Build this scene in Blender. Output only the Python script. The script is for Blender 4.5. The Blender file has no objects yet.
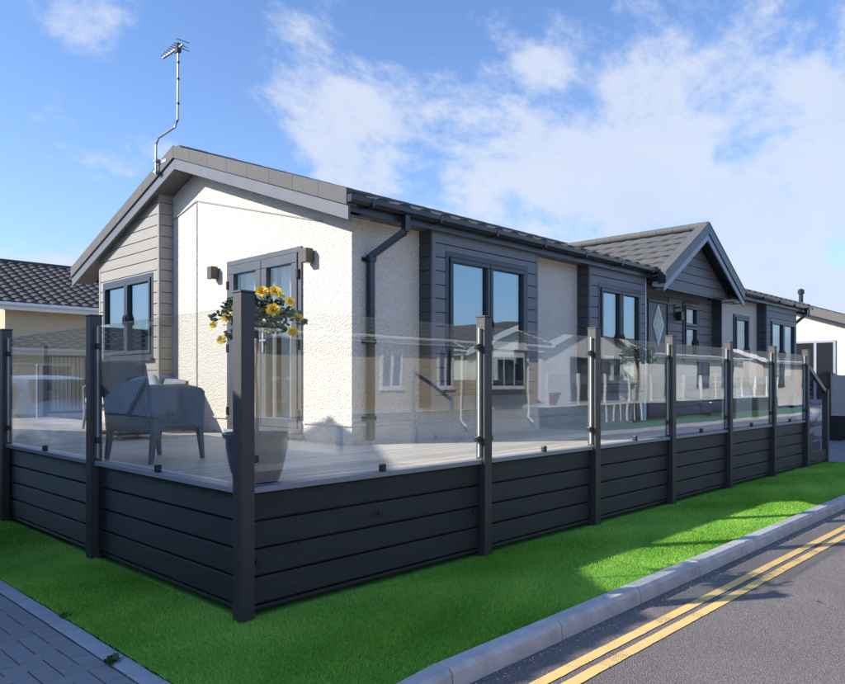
import bpy, bmesh, math, random
import numpy as np
from mathutils import Vector, Matrix
random.seed(7); np.random.seed(7)
R = math.radians
scene = bpy.context.scene
COL = scene.collection

# ------------------------------------------------------------------ camera, sky, sun, exposure
CAM = Vector((-2.2, -3.54, 1.345))
cam_d = bpy.data.cameras.new('camera')
cam = bpy.data.objects.new('camera', cam_d); COL.objects.link(cam)
cam.location = CAM; cam.rotation_euler = (R(90), 0, R(-46))
cam_d.sensor_width = 36; cam_d.lens = 720 / 845 * 36; cam_d.shift_y = 40 / 845
cam_d.clip_start = 0.05; cam_d.clip_end = 2000
scene.camera = cam

SUN_TRAVEL = Vector((1.5, -1.0, -1.0)).normalized()
SUN_EL = math.asin(-SUN_TRAVEL.z); SUN_AZ = math.atan2(-SUN_TRAVEL.x, -SUN_TRAVEL.y)   # from +Y towards +X
sun_d = bpy.data.lights.new('sun', 'SUN'); sun_d.energy = 3.65; sun_d.angle = R(0.5); sun_d.color = (1.0, 0.93, 0.83)
sun = bpy.data.objects.new('sun', sun_d); COL.objects.link(sun)
sun.rotation_euler = SUN_TRAVEL.to_track_quat('-Z', 'Y').to_euler(); sun.location = (-20, 14, 14)

def build_world():
    w = bpy.data.worlds.new('World'); scene.world = w; w.use_nodes = True
    nt = w.node_tree; N = nt.nodes; L = nt.links; N.clear()
    out = N.new('ShaderNodeOutputWorld'); bg = N.new('ShaderNodeBackground'); bg.inputs['Strength'].default_value = 0.110
    sky = N.new('ShaderNodeTexSky'); sky.sky_type = 'NISHITA'; sky.sun_disc = False
    sky.sun_elevation = SUN_EL; sky.sun_rotation = SUN_AZ; sky.altitude = 0; sky.air_density = 1.0; sky.dust_density = 0.6; sky.ozone_density = 1.6
    tc = N.new('ShaderNodeTexCoord'); sep = N.new('ShaderNodeSeparateXYZ'); L.new(tc.outputs['Generated'], sep.inputs[0])
    def m(op, a, b=None, c=None, clamp=False):
        n = N.new('ShaderNodeMath'); n.operation = op; n.use_clamp = clamp
        for i, s in enumerate((a, b, c)):
            if s is None: continue
            if isinstance(s, (int, float)): n.inputs[i].default_value = s
            else: L.new(s, n.inputs[i])
        return n.outputs[0]
    zc = m('MAXIMUM', sep.outputs['Z'], 0.0); den = m('ADD', zc, 0.55)
    cmb = N.new('ShaderNodeCombineXYZ'); L.new(m('DIVIDE', sep.outputs['X'], den), cmb.inputs[0]); L.new(m('DIVIDE', sep.outputs['Y'], den), cmb.inputs[1])
    mp = N.new('ShaderNodeMapping'); L.new(cmb.outputs[0], mp.inputs['Vector']); mp.inputs['Location'].default_value = (6.3, 9.1, 0); mp.inputs['Rotation'].default_value = (0, 0, R(25)); mp.inputs['Scale'].default_value = (1.0, 1.25, 1)
    n1 = N.new('ShaderNodeTexNoise'); n1.inputs['Scale'].default_value = 2.5; n1.inputs['Detail'].default_value = 11; n1.inputs['Roughness'].default_value = 0.63; n1.inputs['Distortion'].default_value = 0.1
    L.new(mp.outputs[0], n1.inputs['Vector'])
    # cloud cover thickens towards +X / the horizon, thin over the -X side
    bias = m('ADD', m('MULTIPLY_ADD', sep.outputs['X'], 0.19, -0.185), m('MULTIPLY', m('MINIMUM', sep.outputs['Y'], 0.15), 0.35))
    hz = m('MULTIPLY', m('POWER', m('SUBTRACT', 1.0, zc), 4.0), 0.22)
    dens = m('ADD', m('ADD', n1.outputs['Fac'], bias), hz)
    mr = N.new('ShaderNodeMapRange'); mr.interpolation_type = 'SMOOTHSTEP'; L.new(dens, mr.inputs[0]); mr.inputs[1].default_value = 0.495; mr.inputs[2].default_value = 0.62; mr.inputs[3].default_value = 0.0; mr.inputs[4].default_value = 0.86
    n2 = N.new('ShaderNodeTexNoise'); n2.inputs['Scale'].default_value = 3.2; n2.inputs['Detail'].default_value = 6; L.new(mp.outputs[0], n2.inputs['Vector'])
    cr = N.new('ShaderNodeMix'); cr.data_type = 'RGBA'; L.new(n2.outputs['Fac'], cr.inputs[0])
    cr.inputs[6].default_value = (2.8, 3.35, 4.4, 1); cr.inputs[7].default_value = (4.0, 4.2, 4.65, 1)
    tint = N.new('ShaderNodeMix'); tint.data_type = 'RGBA'; tint.blend_type = 'MULTIPLY'; tint.inputs[0].default_value = 1.0
    L.new(sky.outputs[0], tint.inputs[6]); tint.inputs[7].default_value = (0.74, 0.90, 1.17, 1)
    mix = N.new('ShaderNodeMix'); mix.data_type = 'RGBA'; L.new(mr.outputs[0], mix.inputs[0])
    hm = N.new('ShaderNodeMix'); hm.data_type = 'RGBA'; L.new(m('MULTIPLY', m('POWER', m('SUBTRACT', 1.0, zc), 6.0), 0.72), hm.inputs[0]); L.new(tint.outputs[2], hm.inputs[6]); hm.inputs[7].default_value = (2.9, 3.7, 5.0, 1)
    L.new(hm.outputs[2], mix.inputs[6]); L.new(cr.outputs[2], mix.inputs[7])
    L.new(mix.outputs[2], bg.inputs[0]); L.new(bg.outputs[0], out.inputs[0])
build_world()
vs = scene.view_settings; vs.view_transform = 'Standard'; vs.look = 'None'; vs.exposure = 0.95; vs.gamma = 1; vs.use_curve_mapping = False
scene.render.resolution_x = 1024; scene.render.resolution_y = 829
scene.render.engine = 'CYCLES'
scene.cycles.transparent_max_bounces = 24; scene.cycles.max_bounces = 10

# ------------------------------------------------------------------ materials
MATS = {}
def new_mat(name):
    m = bpy.data.materials.new(name); m.use_nodes = True; nt = m.node_tree
    return m, nt, nt.nodes['Principled BSDF']
def noise_mat(name, col, rough=0.6, var=0.12, scale=6.0, bump=0.0, bscale=60.0, metallic=0.0, spec=0.5, detail=4, coords='Object', stretch=(1, 1, 1), dirt=0.0, bdist=0.01):
    m, nt, b = new_mat(name); N = nt.nodes; L = nt.links
    tc = N.new('ShaderNodeTexCoord'); mp = N.new('ShaderNodeMapping'); mp.inputs['Scale'].default_value = stretch
    L.new(tc.outputs[coords], mp.inputs[0])
    n = N.new('ShaderNodeTexNoise'); n.inputs['Scale'].default_value = scale; n.inputs['Detail'].default_value = detail; n.inputs['Roughness'].default_value = 0.6
    L.new(mp.outputs[0], n.inputs['Vector'])
    oi = N.new('ShaderNodeObjectInfo')
    mr = N.new('ShaderNodeMapRange'); L.new(n.outputs['Fac'], mr.inputs[0]); mr.inputs[1].default_value = 0.3; mr.inputs[2].default_value = 0.7
    mr.inputs[3].default_value = 1 - var; mr.inputs[4].default_value = 1 + var
    r2 = N.new('ShaderNodeMapRange'); L.new(oi.outputs['Random'], r2.inputs[0]); r2.inputs[3].default_value = 1 - var * .6; r2.inputs[4].default_value = 1 + var * .6
    mu = N.new('ShaderNodeMath'); mu.operation = 'MULTIPLY'; L.new(mr.outputs[0], mu.inputs[0]); L.new(r2.outputs[0], mu.inputs[1])
    mx = N.new('ShaderNodeVectorMath'); mx.operation = 'SCALE'; mx.inputs[0].default_value = col[:3]; L.new(mu.outputs[0], mx.inputs['Scale'])
    src = mx.outputs[0]
    if dirt > 0:
        n3 = N.new('ShaderNodeTexNoise'); n3.inputs['Scale'].default_value = 1.7; n3.inputs['Detail'].default_value = 7; n3.inputs['Roughness'].default_value = .7; L.new(mp.outputs[0], n3.inputs['Vector'])
        m3 = N.new('ShaderNodeMapRange'); L.new(n3.outputs['Fac'], m3.inputs[0]); m3.inputs[1].default_value = .5; m3.inputs[2].default_value = .75; m3.inputs[4].default_value = dirt
        mm = N.new('ShaderNodeMix'); mm.data_type = 'RGBA'; L.new(m3.outputs[0], mm.inputs[0]); L.new(src, mm.inputs[6]); mm.inputs[7].default_value = (.16, .14, .11, 1); src = mm.outputs[2]
    L.new(src, b.inputs['Base Color'])
    rr = N.new('ShaderNodeMapRange'); L.new(n.outputs['Fac'], rr.inputs[0]); rr.inputs[3].default_value = max(0.02, rough - .08); rr.inputs[4].default_value = min(1, rough + .08); L.new(rr.outputs[0], b.inputs['Roughness'])
    b.inputs['Metallic'].default_value = metallic; b.inputs['Specular IOR Level'].default_value = spec
    if bump > 0:
        nb = N.new('ShaderNodeTexNoise'); nb.inputs['Scale'].default_value = bscale; nb.inputs['Detail'].default_value = 3; L.new(mp.outputs[0], nb.inputs['Vector'])
        bp = N.new('ShaderNodeBump'); bp.inputs['Strength'].default_value = bump; bp.inputs['Distance'].default_value = bdist; L.new(nb.outputs['Fac'], bp.inputs['Height']); L.new(bp.outputs[0], b.inputs['Normal'])
    MATS[name] = m; return m
def render_mat(name, col):            # roughcast render: pebble relief
    m = noise_mat(name, col, rough=0.92, var=0.13, scale=42, spec=.2, detail=2)
    nt = m.node_tree; N = nt.nodes; L = nt.links; b = N['Principled BSDF']
    tc = N.new('ShaderNodeTexCoord')
    v = N.new('ShaderNodeTexVoronoi'); v.inputs['Scale'].default_value = 52; L.new(tc.outputs['Object'], v.inputs['Vector'])
    n = N.new('ShaderNodeTexNoise'); n.inputs['Scale'].default_value = 60; n.inputs['Detail'].default_value = 4; L.new(tc.outputs['Object'], n.inputs['Vector'])
    ad = N.new('ShaderNodeMath'); ad.operation = 'SUBTRACT'; L.new(n.outputs['Fac'], ad.inputs[0]); L.new(v.outputs['Distance'], ad.inputs[1])
    bp = N.new('ShaderNodeBump'); bp.inputs['Strength'].default_value = .85; bp.inputs['Distance'].default_value = .013; L.new(ad.outputs[0], bp.inputs['Height']); L.new(bp.outputs[0], b.inputs['Normal'])
    return m
def glass_mat(name, f0, tint, gcol=(1, 1, 1), gpow=5.0):
    m = bpy.data.materials.new(name); m.use_nodes = True; nt = m.node_tree; N = nt.nodes; L = nt.links; N.clear()
    out = N.new('ShaderNodeOutputMaterial'); tr = N.new('ShaderNodeBsdfTransparent'); gl = N.new('ShaderNodeBsdfGlossy'); gl.inputs['Roughness'].default_value = 0.0; gl.inputs[0].default_value = (*gcol, 1)
    tr.inputs[0].default_value = (*tint, 1); mix = N.new('ShaderNodeMixShader')
    g = N.new('ShaderNodeNewGeometry'); d = N.new('ShaderNodeVectorMath'); d.operation = 'DOT_PRODUCT'
    L.new(g.outputs['Normal'], d.inputs[0]); L.new(g.outputs['Incoming'], d.inputs[1])
    def mm(op, a, b):
        n = N.new('ShaderNodeMath'); n.operation = op
        for i, s in enumerate((a, b)):
            if s is None: continue
            if isinstance(s, (int, float)): n.inputs[i].default_value = s
            else: L.new(s, n.inputs[i])
        return n.outputs[0]
    c = mm('ABSOLUTE', d.outputs['Value'], None); p = mm('POWER', mm('SUBTRACT', 1.0, c), gpow)
    fr = mm('ADD', mm('MULTIPLY', p, 1 - f0), f0); L.new(fr, mix.inputs[0])
    # pane is never optically flat: faint waviness
    tc = N.new('ShaderNodeTexCoord'); n = N.new('ShaderNodeTexNoise'); n.inputs['Scale'].default_value = 1.3; L.new(tc.outputs['Object'], n.inputs['Vector'])
    bp = N.new('ShaderNodeBump'); bp.inputs['Strength'].default_value = .05; bp.inputs['Distance'].default_value = .02; L.new(n.outputs['Fac'], bp.inputs['Height']); L.new(bp.outputs[0], gl.inputs['Normal'])
    L.new(tr.outputs[0], mix.inputs[1]); L.new(gl.outputs[0], mix.inputs[2]); L.new(mix.outputs[0], out.inputs[0])
    MATS[name] = m; return m
M = MATS
render_mat('cream_render', (.715, .66, .59))
render_mat('ochre_render', (.68, .55, .37))
render_mat('white_render', (.80, .78, .73))
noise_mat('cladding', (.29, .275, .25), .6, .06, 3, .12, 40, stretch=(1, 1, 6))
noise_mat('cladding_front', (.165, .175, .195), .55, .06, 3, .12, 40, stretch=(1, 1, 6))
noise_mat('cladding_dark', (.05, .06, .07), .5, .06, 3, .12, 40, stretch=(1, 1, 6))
noise_mat('lawn_far', (.05, .15, .018), .95, .3, 3)
noise_mat('anthracite', (.032, .040, .055), .35, .08, 4, spec=.5)
noise_mat('frame_grey', (.075, .083, .10), .4, .06, 4)
noise_mat('barge_grey', (.105, .112, .13), .45, .06, 3)
noise_mat('soffit_grey', (.115, .105, .10), .6, .08, 4)
noise_mat('gutter_black', (.018, .021, .028), .22, .1, 5)
noise_mat('tile_brown', (.108, .107, .107), .8, .10, 7, .3, 120, dirt=.2)
noise_mat('tile_dark', (.075, .066, .064), .7, .2, 7, .3, 120)
noise_mat('composite', (.025, .0235, .024), .36, .22, 2.2, .5, 60, stretch=(1, 1, 16), dirt=.10)
noise_mat('composite_post', (.046, .043, .046), .42, .12, 3, .3, 60, stretch=(14, 14, 1))
noise_mat('rail_grey', (.27, .28, .31), .45, .06, 4)
noise_mat('metal_light', (.50, .52, .55), .35, .05, 4, metallic=.6)
noise_mat('metal_dark', (.03, .03, .035), .35, .05, 4, metallic=.3)
noise_mat('galvanised', (.35, .36, .38), .4, .1, 10, metallic=.8)
noise_mat('deck_board', (.58, .52, .45), .5, .16, 2.0, .15, 90, stretch=(1, 16, 1), dirt=.12)
noise_mat('white_plastic', (.80, .80, .79), .35, .03, 3)
noise_mat('sofa_fabric', (.62, .62, .60), .95, .06, 12, .2, 400)
noise_mat('cushion_grey', (.28, .29, .31), .95, .06, 12, .2, 400)
noise_mat('curtain', (.85, .84, .80), .9, .05, 6)
noise_mat('glaze_blue', (.075, .08, .13), .18, .15, 5, spec=.6)
noise_mat('soil', (.05, .035, .022), .95, .3, 30, .6, 60)
noise_mat('bark', (.19, .14, .10), .9, .2, 20, .6, 60, stretch=(1, 1, .3))
noise_mat('leaf', (.035, .075, .022), .45, .35, 18)
noise_mat('leaf_palm', (.07, .10, .03), .5, .3, 10)
noise_mat('petal_yellow', (.92, .70, .09), .6, .12, 30)
noise_mat('petal_deep', (.88, .55, .03), .6, .12, 30)
noise_mat('glass_edge', (.62, .72, .68), .25, .03, 6)
noise_mat('paint_silver', (.42, .44, .47), .25, .02, 4, metallic=.6)
noise_mat('paint_blue', (.03, .05, .08), .2, .02, 4, metallic=.4)
noise_mat('paint_white', (.78, .78, .77), .2, .02, 4)
noise_mat('tyre', (.018, .018, .019), .8, .1, 20)
noise_mat('lamp_lens', (.7, .7, .68), .1, .03, 4)
noise_mat('tail_red', (.35, .01, .01), .2, .03, 4)
noise_mat('concrete', (.55, .525, .50), .85, .14, 9, .45, 120, dirt=.42)
noise_mat('edging_block', (.46, .46, .47), .85, .12, 14, .35, 140, dirt=.12)
noise_mat('paving_block', (.31, .30, .295), .85, .10, 16, .35, 140, dirt=.08)
noise_mat('joint_sand', (.05, .05, .05), .95, .3, 60, .4, 200)
noise_mat('stone_plinth', (.30, .30, .30), .8, .1, 6, .3, 60)
noise_mat('far_ground', (.13, .13, .125), .95, .25, 3)
noise_mat('bronze', (.085, .07, .055), .5, .1, 6)
noise_mat('frosted', (.5, .48, .45), .5, .05, 3)
noise_mat('barge_light', (.30, .33, .40), .45, .05, 3)
noise_mat('channel_grey', (.085, .09, .105), .4, .05, 4)
noise_mat('interior', (.10, .095, .09), .9, .1, 2)
noise_mat('terracotta', (.35, .10, .06), .8, .1, 8)
glass_mat('balustrade_glass', .075, (.972, .992, .982), gpow=4.4)
glass_mat('door_glass', .09, (.86, .90, .90))
glass_mat('window_glass', .27, (.42, .47, .50), (.80, .93, 1.0))
def dark_glass():
    m, nt, b = new_mat('dark_glass'); b.inputs['Base Color'].default_value = (.012, .014, .017, 1); b.inputs['Roughness'].default_value = .03; b.inputs['IOR'].default_value = 2.0
    MATS['dark_glass'] = m
dark_glass()
def rattan():
    m, nt, b = new_mat('rattan'); N = nt.nodes; L = nt.links
    tc = N.new('ShaderNodeTexCoord'); 
    sp = N.new('ShaderNodeSeparateXYZ'); L.new(tc.outputs['Object'], sp.inputs[0]); sx = N.new('ShaderNodeMath'); L.new(sp.outputs[0], sx.inputs[0]); L.new(sp.outputs[1], sx.inputs[1])
    cb = N.new('ShaderNodeCombineXYZ'); L.new(sx.outputs[0], cb.inputs[0]); L.new(sp.outputs[2], cb.inputs[2])
    w1 = N.new('ShaderNodeTexWave'); w1.bands_direction = 'Z'; w1.inputs['Scale'].default_value = 20; w1.inputs['Distortion'].default_value = .3
    w2 = N.new('ShaderNodeTexWave'); w2.bands_direction = 'X'; w2.inputs['Scale'].default_value = 13; w2.inputs['Distortion'].default_value = .3
    L.new(cb.outputs[0], w1.inputs[0]); L.new(cb.outputs[0], w2.inputs[0])
    mu = N.new('ShaderNodeMath'); mu.operation = 'MULTIPLY'; L.new(w1.outputs['Fac'], mu.inputs[0]); L.new(w2.outputs['Fac'], mu.inputs[1])
    cr = N.new('ShaderNodeMix'); cr.data_type = 'RGBA'; L.new(mu.outputs[0], cr.inputs[0]); cr.inputs[6].default_value = (.15, .155, .16, 1); cr.inputs[7].default_value = (.30, .305, .31, 1)
    L.new(cr.outputs[2], b.inputs['Base Color']); b.inputs['Roughness'].default_value = .6
    bp = N.new('ShaderNodeBump'); bp.inputs['Strength'].default_value = .7; bp.inputs['Distance'].default_value = .006; L.new(mu.outputs[0], bp.inputs['Height']); L.new(bp.outputs[0], b.inputs['Normal'])
    MATS['rattan'] = m
rattan()
def asphalt():
    m, nt, b = new_mat('asphalt'); N = nt.nodes; L = nt.links
    tc = N.new('ShaderNodeTexCoord')
    n = N.new('ShaderNodeTexNoise'); n.inputs['Scale'].default_value = 130; n.inputs['Detail'].default_value = 3; n.inputs['Roughness'].default_value = .7; L.new(tc.outputs['Object'], n.inputs[0])
    n2 = N.new('ShaderNodeTexNoise'); n2.inputs['Scale'].default_value = .9; n2.inputs['Detail'].default_value = 6; L.new(tc.outputs['Object'], n2.inputs[0])
    v = N.new('ShaderNodeTexVoronoi'); v.inputs['Scale'].default_value = 150; L.new(tc.outputs['Object'], v.inputs[0])
    cr = N.new('ShaderNodeValToRGB'); L.new(n.outputs['Fac'], cr.inputs[0]); e = cr.color_ramp.elements
    e[0].position = .32; e[0].color = (.085, .076, .072, 1); e[1].position = .70; e[1].color = (.36, .315, .29, 1)
    mr = N.new('ShaderNodeMapRange'); L.new(n2.outputs['Fac'], mr.inputs[0]); mr.inputs[1].default_value = .3; mr.inputs[2].default_value = .7; mr.inputs[3].default_value = .84; mr.inputs[4].default_value = 1.12
    mx = N.new('ShaderNodeVectorMath'); mx.operation = 'SCALE'; L.new(cr.outputs[0], mx.inputs[0]); L.new(mr.outputs[0], mx.inputs['Scale']); L.new(mx.outputs[0], b.inputs['Base Color'])
    b.inputs['Roughness'].default_value = .9; b.inputs['Specular IOR Level'].default_value = .25
    bp = N.new('ShaderNodeBump'); bp.inputs['Strength'].default_value = .7; bp.inputs['Distance'].default_value = .008; L.new(v.outputs['Distance'], bp.inputs['Height']); L.new(bp.outputs[0], b.inputs['Normal'])
    MATS['asphalt'] = m
asphalt()
def road_paint():
    m, nt, b = new_mat('yellow_paint'); N = nt.nodes; L = nt.links
    tc = N.new('ShaderNodeTexCoord')
    n = N.new('ShaderNodeTexNoise'); n.inputs['Scale'].default_value = 130; n.inputs['Detail'].default_value = 3; L.new(tc.outputs['Object'], n.inputs[0])
    n2 = N.new('ShaderNodeTexNoise'); n2.inputs['Scale'].default_value = 5; n2.inputs['Detail'].default_value = 5; L.new(tc.outputs['Object'], n2.inputs[0])
    ad = N.new('ShaderNodeMath'); L.new(n.outputs['Fac'], ad.inputs[0]); L.new(n2.outputs['Fac'], ad.inputs[1])
    cr = N.new('ShaderNodeValToRGB'); L.new(ad.outputs[0], cr.inputs[0]); e = cr.color_ramp.elements
    e[0].position = .80; e[0].color = (.17, .145, .12, 1); e[1].position = .93; e[1].color = (.88, .57, .20, 1)
    L.new(cr.outputs[0], b.inputs['Base Color']); b.inputs['Roughness'].default_value = .8
    MATS['yellow_paint'] = m
road_paint()
def grass_mats():
    m, nt, b = new_mat('grass_blade'); N = nt.nodes; L = nt.links
    at = N.new('ShaderNodeAttribute'); at.attribute_name = 'tone'
    cr = N.new('ShaderNodeValToRGB'); L.new(at.outputs['Fac'], cr.inputs[0]); e = cr.color_ramp.elements
    e[0].color = (.13, .40, .045, 1); e[1].color = (.60, .76, .15, 1); k = cr.color_ramp.elements.new(.55); k.color = (.33, .62, .075, 1)
    L.new(cr.outputs[0], b.inputs['Base Color']); b.inputs['Roughness'].default_value = .55; b.inputs['Specular IOR Level'].default_value = .3
    MATS['grass_blade'] = m
    noise_mat('lawn_base', (.13, .38, .04), .95, .3, 8, .5, 150)
grass_mats()

# ------------------------------------------------------------------ builders
OFF = {}
def tag(o, label=None, cat=None, group=None, kind=None):
    if label: o['label'] = label
    if cat: o['category'] = cat
    if group: o['group'] = group
    if kind: o['kind'] = kind
    return o
def thing(name, label, cat, loc=(0, 0, 0), group=None, local=False, rz=0):
    o = bpy.data.objects.new(name, None); COL.objects.link(o); o.location = loc; o.rotation_euler = (0, 0, rz); o.empty_display_size = .2
    OFF[o.name] = Vector((0, 0, 0)) if local else Vector(loc)
    return tag(o, label, cat, group)
def off_of(o):
    return OFF.get(o.name, Vector((0, 0, 0)))
class MB:
    def __init__(s): s.v = []; s.f = []; s.mi = []
    def add(s, vs, fs, mi=0):
        b = len(s.v); s.v += [tuple(p) for p in vs]
        for f in fs: s.f.append(tuple(i + b for i in f)); s.mi.append(mi)
        return s
    def box(s, x0, x1, y0, y1, z0, z1, mi=0):
        return s.add([(x0, y0, z0), (x1, y0, z0), (x1, y1, z0), (x0, y1, z0), (x0, y0, z1), (x1, y0, z1), (x1, y1, z1), (x0, y1, z1)],
                     [(0, 3, 2, 1), (4, 5, 6, 7), (0, 1, 5, 4), (1, 2, 6, 5), (2, 3, 7, 6), (3, 0, 4, 7)], mi)
    def boxm(s, m, u0, u1, d0, d1, z0, z1, mi=0):
        a = m(u0, d0, z0); b = m(u1, d1, z1)
        return s.box(min(a[0], b[0]), max(a[0], b[0]), min(a[1], b[1]), max(a[1], b[1]), min(a[2], b[2]), max(a[2], b[2]), mi)
    def prism(s, pts, m, d0, d1, mi=0):             # polygon (u,z) extruded over d
        n = len(pts); vs = [m(u, d0, z) for u, z in pts] + [m(u, d1, z) for u, z in pts]
        return s.add(vs, [tuple(range(n)), tuple(range(2 * n - 1, n - 1, -1))] + [(i, (i + 1) % n, n + (i + 1) % n, n + i) for i in range(n)], mi)
    def tube(s, path, r, n=8, mi=0, caps=True):
        path = [Vector(p) for p in path]; rs = r if isinstance(r, (list, tuple)) else [r] * len(path); rings = []
        for i, p in enumerate(path):
            d = (path[min(i + 1, len(path) - 1)] - path[max(i - 1, 0)]).normalized()
            a = d.cross(Vector((0, 0, 1)) if abs(d.z) < .95 else Vector((1, 0, 0))).normalized(); b = d.cross(a)
            rings.append([p + (a * math.cos(2 * math.pi * k / n) + b * math.sin(2 * math.pi * k / n)) * rs[i] for k in range(n)])
        vs = [q for g in rings for q in g]; fs = []
        for i in range(len(path) - 1):
            for k in range(n): fs.append((i * n + k, i * n + (k + 1) % n, (i + 1) * n + (k + 1) % n, (i + 1) * n + k))
        if caps: fs += [tuple(range(n)), tuple(range(len(path) * n - 1, (len(path) - 1) * n - 1, -1))]
        return s.add(vs, fs, mi)
    def lathe(s, prof, c, n=24, axis='z', mi=0):
        c = Vector(c); vs = []
        for r, h in prof:
            for k in range(n):
                a = 2 * math.pi * k / n; p = (r * math.cos(a), r * math.sin(a), h)
                if axis == 'y': p = (p[0], p[2], p[1])
                if axis == 'x': p = (p[2], p[0], p[1])
                vs.append(c + Vector(p))
        m = len(prof)
        fs = [(i * n + k, i * n + (k + 1) % n, (i + 1) * n + (k + 1) % n, (i + 1) * n + k) for i in range(m - 1) for k in range(n)]
        fs += [tuple(range(n)), tuple(range(m * n - 1, (m - 1) * n - 1, -1))]
        return s.add(vs, fs, mi)
    def beam(s, p0, p1, w, h, mi=0, up=(0, 0, 1)):  # square bar between two points
        p0 = Vector(p0); p1 = Vector(p1); d = (p1 - p0).normalized(); a = d.cross(Vector(up))
        if a.length < 1e-4: a = d.cross(Vector((1, 0, 0)))
        a.normalize(); b = a.cross(d); a *= w / 2; b *= h / 2
        vs = [p0 - a - b, p0 + a - b, p0 + a + b, p0 - a + b, p1 - a - b, p1 + a - b, p1 + a + b, p1 - a + b]
        return s.add(vs, [(0, 3, 2, 1), (4, 5, 6, 7), (0, 1, 5, 4), (1, 2, 6, 5), (2, 3, 7, 6), (3, 0, 4, 7)], mi)
    def mesh(s, name, mats, off=Vector((0, 0, 0)), smooth=False):
        me = bpy.data.meshes.new(name); bm = bmesh.new()
        vv = [bm.verts.new(Vector(p) - off) for p in s.v]
        for f, mi in zip(s.f, s.mi):
            try: fc = bm.faces.new([vv[i] for i in f])
            except ValueError: continue
            fc.material_index = mi; fc.smooth = smooth
        bmesh.ops.recalc_face_normals(bm, faces=bm.faces); bm.to_mesh(me); bm.free()
        for mt in (mats if isinstance(mats, (list, tuple)) else [mats]): me.materials.append(MATS[mt])
        return me
    def build(s, name, mats, parent=None, smooth=False, bevel=0.0, seg=2):
        off = off_of(parent) if parent else Vector((0, 0, 0))
        o = bpy.data.objects.new(name, s.mesh(name, mats, off, smooth)); COL.objects.link(o)
        if parent: o.parent = parent; OFF[o.name] = off
        if bevel:
            b = o.modifiers.new('bevel', 'BEVEL'); b.width = bevel; b.segments = seg; b.limit_method = 'ANGLE'; b.angle_limit = R(40)
        if smooth:
            me = o.data
            if hasattr(me, 'set_sharp_from_angle'): me.set_sharp_from_angle(angle=R(40))
        return o
def inst(name, me, parent, loc, rot=(0, 0, 0), scale=None):
    o = bpy.data.objects.new(name, me); COL.objects.link(o)
    if parent: o.parent = parent
    o.location = Vector(loc) - (off_of(parent) if parent else Vector((0, 0, 0))); o.rotation_euler = rot
    if scale: o.scale = scale
    return o
def faceY(y0, s=-1): return lambda u, d, z: (u, y0 + s * d, z)     # wall facing -Y (s=-1) or +Y (s=1); d outwards
def faceX(x0, s=-1): return lambda u, d, z: (x0 + s * d, u, z)
def wall_cells(mb, m, u0, u1, z0, z1, opens, th):
    us = sorted({u0, u1, *[o[0] for o in opens], *[o[1] for o in opens]}); zs = sorted({z0, z1, *[o[2] for o in opens], *[o[3] for o in opens]})
    us = [u for u in us if u0 <= u <= u1]; zs = [z for z in zs if z0 <= z <= z1]
    for a, b in zip(us, us[1:]):
        for c, d in zip(zs, zs[1:]):
            if any(o[0] <= (a + b) / 2 <= o[1] and o[2] <= (c + d) / 2 <= o[3] for o in opens): continue
            mb.boxm(m, a, b, -th, 0, c, d)
def frame(mb, m, u0, u1, z0, z1, w, d0, d1):
    mb.boxm(m, u0, u1, d0, d1, z0, z0 + w); mb.boxm(m, u0, u1, d0, d1, z1 - w, z1)
    mb.boxm(m, u0, u0 + w, d0, d1, z0 + w, z1 - w); mb.boxm(m, u1 - w, u1, d0, d1, z0 + w, z1 - w)
def window(m, parent, u0, u1, z0, z1, sashes, mat='anthracite', glass='window_glass', name='window', d=0.03, fw=.055, sw=.05, handle=True, curtain=False, sill=True, dback=-.07):
    """outer frame (> sash, pane, handle); sashes = list of fractions (a,b,c,e) of the clear opening"""
    mb = MB(); frame(mb, m, u0, u1, z0, z1, fw, dback, d)
    iu0, iu1, iz0, iz1 = u0 + fw, u1 - fw, z0 + fw, z1 - fw
    cols = sorted({s[1] for s in sashes if s[1] < 1})
    root = mb.build(name, mat, parent, bevel=.004)
    if sill:
        MB().boxm(m, u0 - .03, u1 + .03, -.02, d + .05, z0 - .04, z0 - .002).build('sill', mat, root, bevel=.004)
    for (a, b, c, e) in sashes:
        a0 = iu0 + (iu1 - iu0) * a + .004; b0 = iu0 + (iu1 - iu0) * b - .004; c0 = iz0 + (iz1 - iz0) * c + .004; e0 = iz0 + (iz1 - iz0) * e - .004
        mb = MB(); frame(mb, m, a0, b0, c0, e0, sw, dback + .012, d + .018); s = mb.build('sash', mat, root, bevel=.006)
        MB().boxm(m, a0 + sw - .004, b0 - sw + .004, -.012, .006, c0 + sw - .004, e0 - sw + .004).build('pane', glass, root)
        if handle and e - c > .5:
            hu = b0 - sw / 2 if a < .3 else a0 + sw / 2; hz = (c0 + e0) / 2
            h = MB().boxm(m, hu - .012, hu + .012, d + .018, d + .03, hz - .03, hz + .05); h.boxm(m, hu - .009, hu + .009, d + .03, d + .045, hz - .09, hz + .02); h.build('handle', 'metal_dark', root)
    return root
def drape(m, parent, u0, u1, z0, z1, d=-.2, name='curtain', amp=.025, wl=.11):
    mb = MB(); n = max(8, int((u1 - u0) / wl * 8)); vs = []
    for i in range(n + 1):
        u = u0 + (u1 - u0) * i / n; dd = d + amp * math.sin(2 * math.pi * (u - u0) / wl) + .01 * math.sin(u * 31)
        vs += [m(u, dd, z0), m(u, dd * 1.0, z1)]
    mb.add(vs, [(2 * i, 2 * i + 2, 2 * i + 3, 2 * i + 1) for i in range(n)])
    return mb.build(name, 'curtain', parent, smooth=True)
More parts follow.
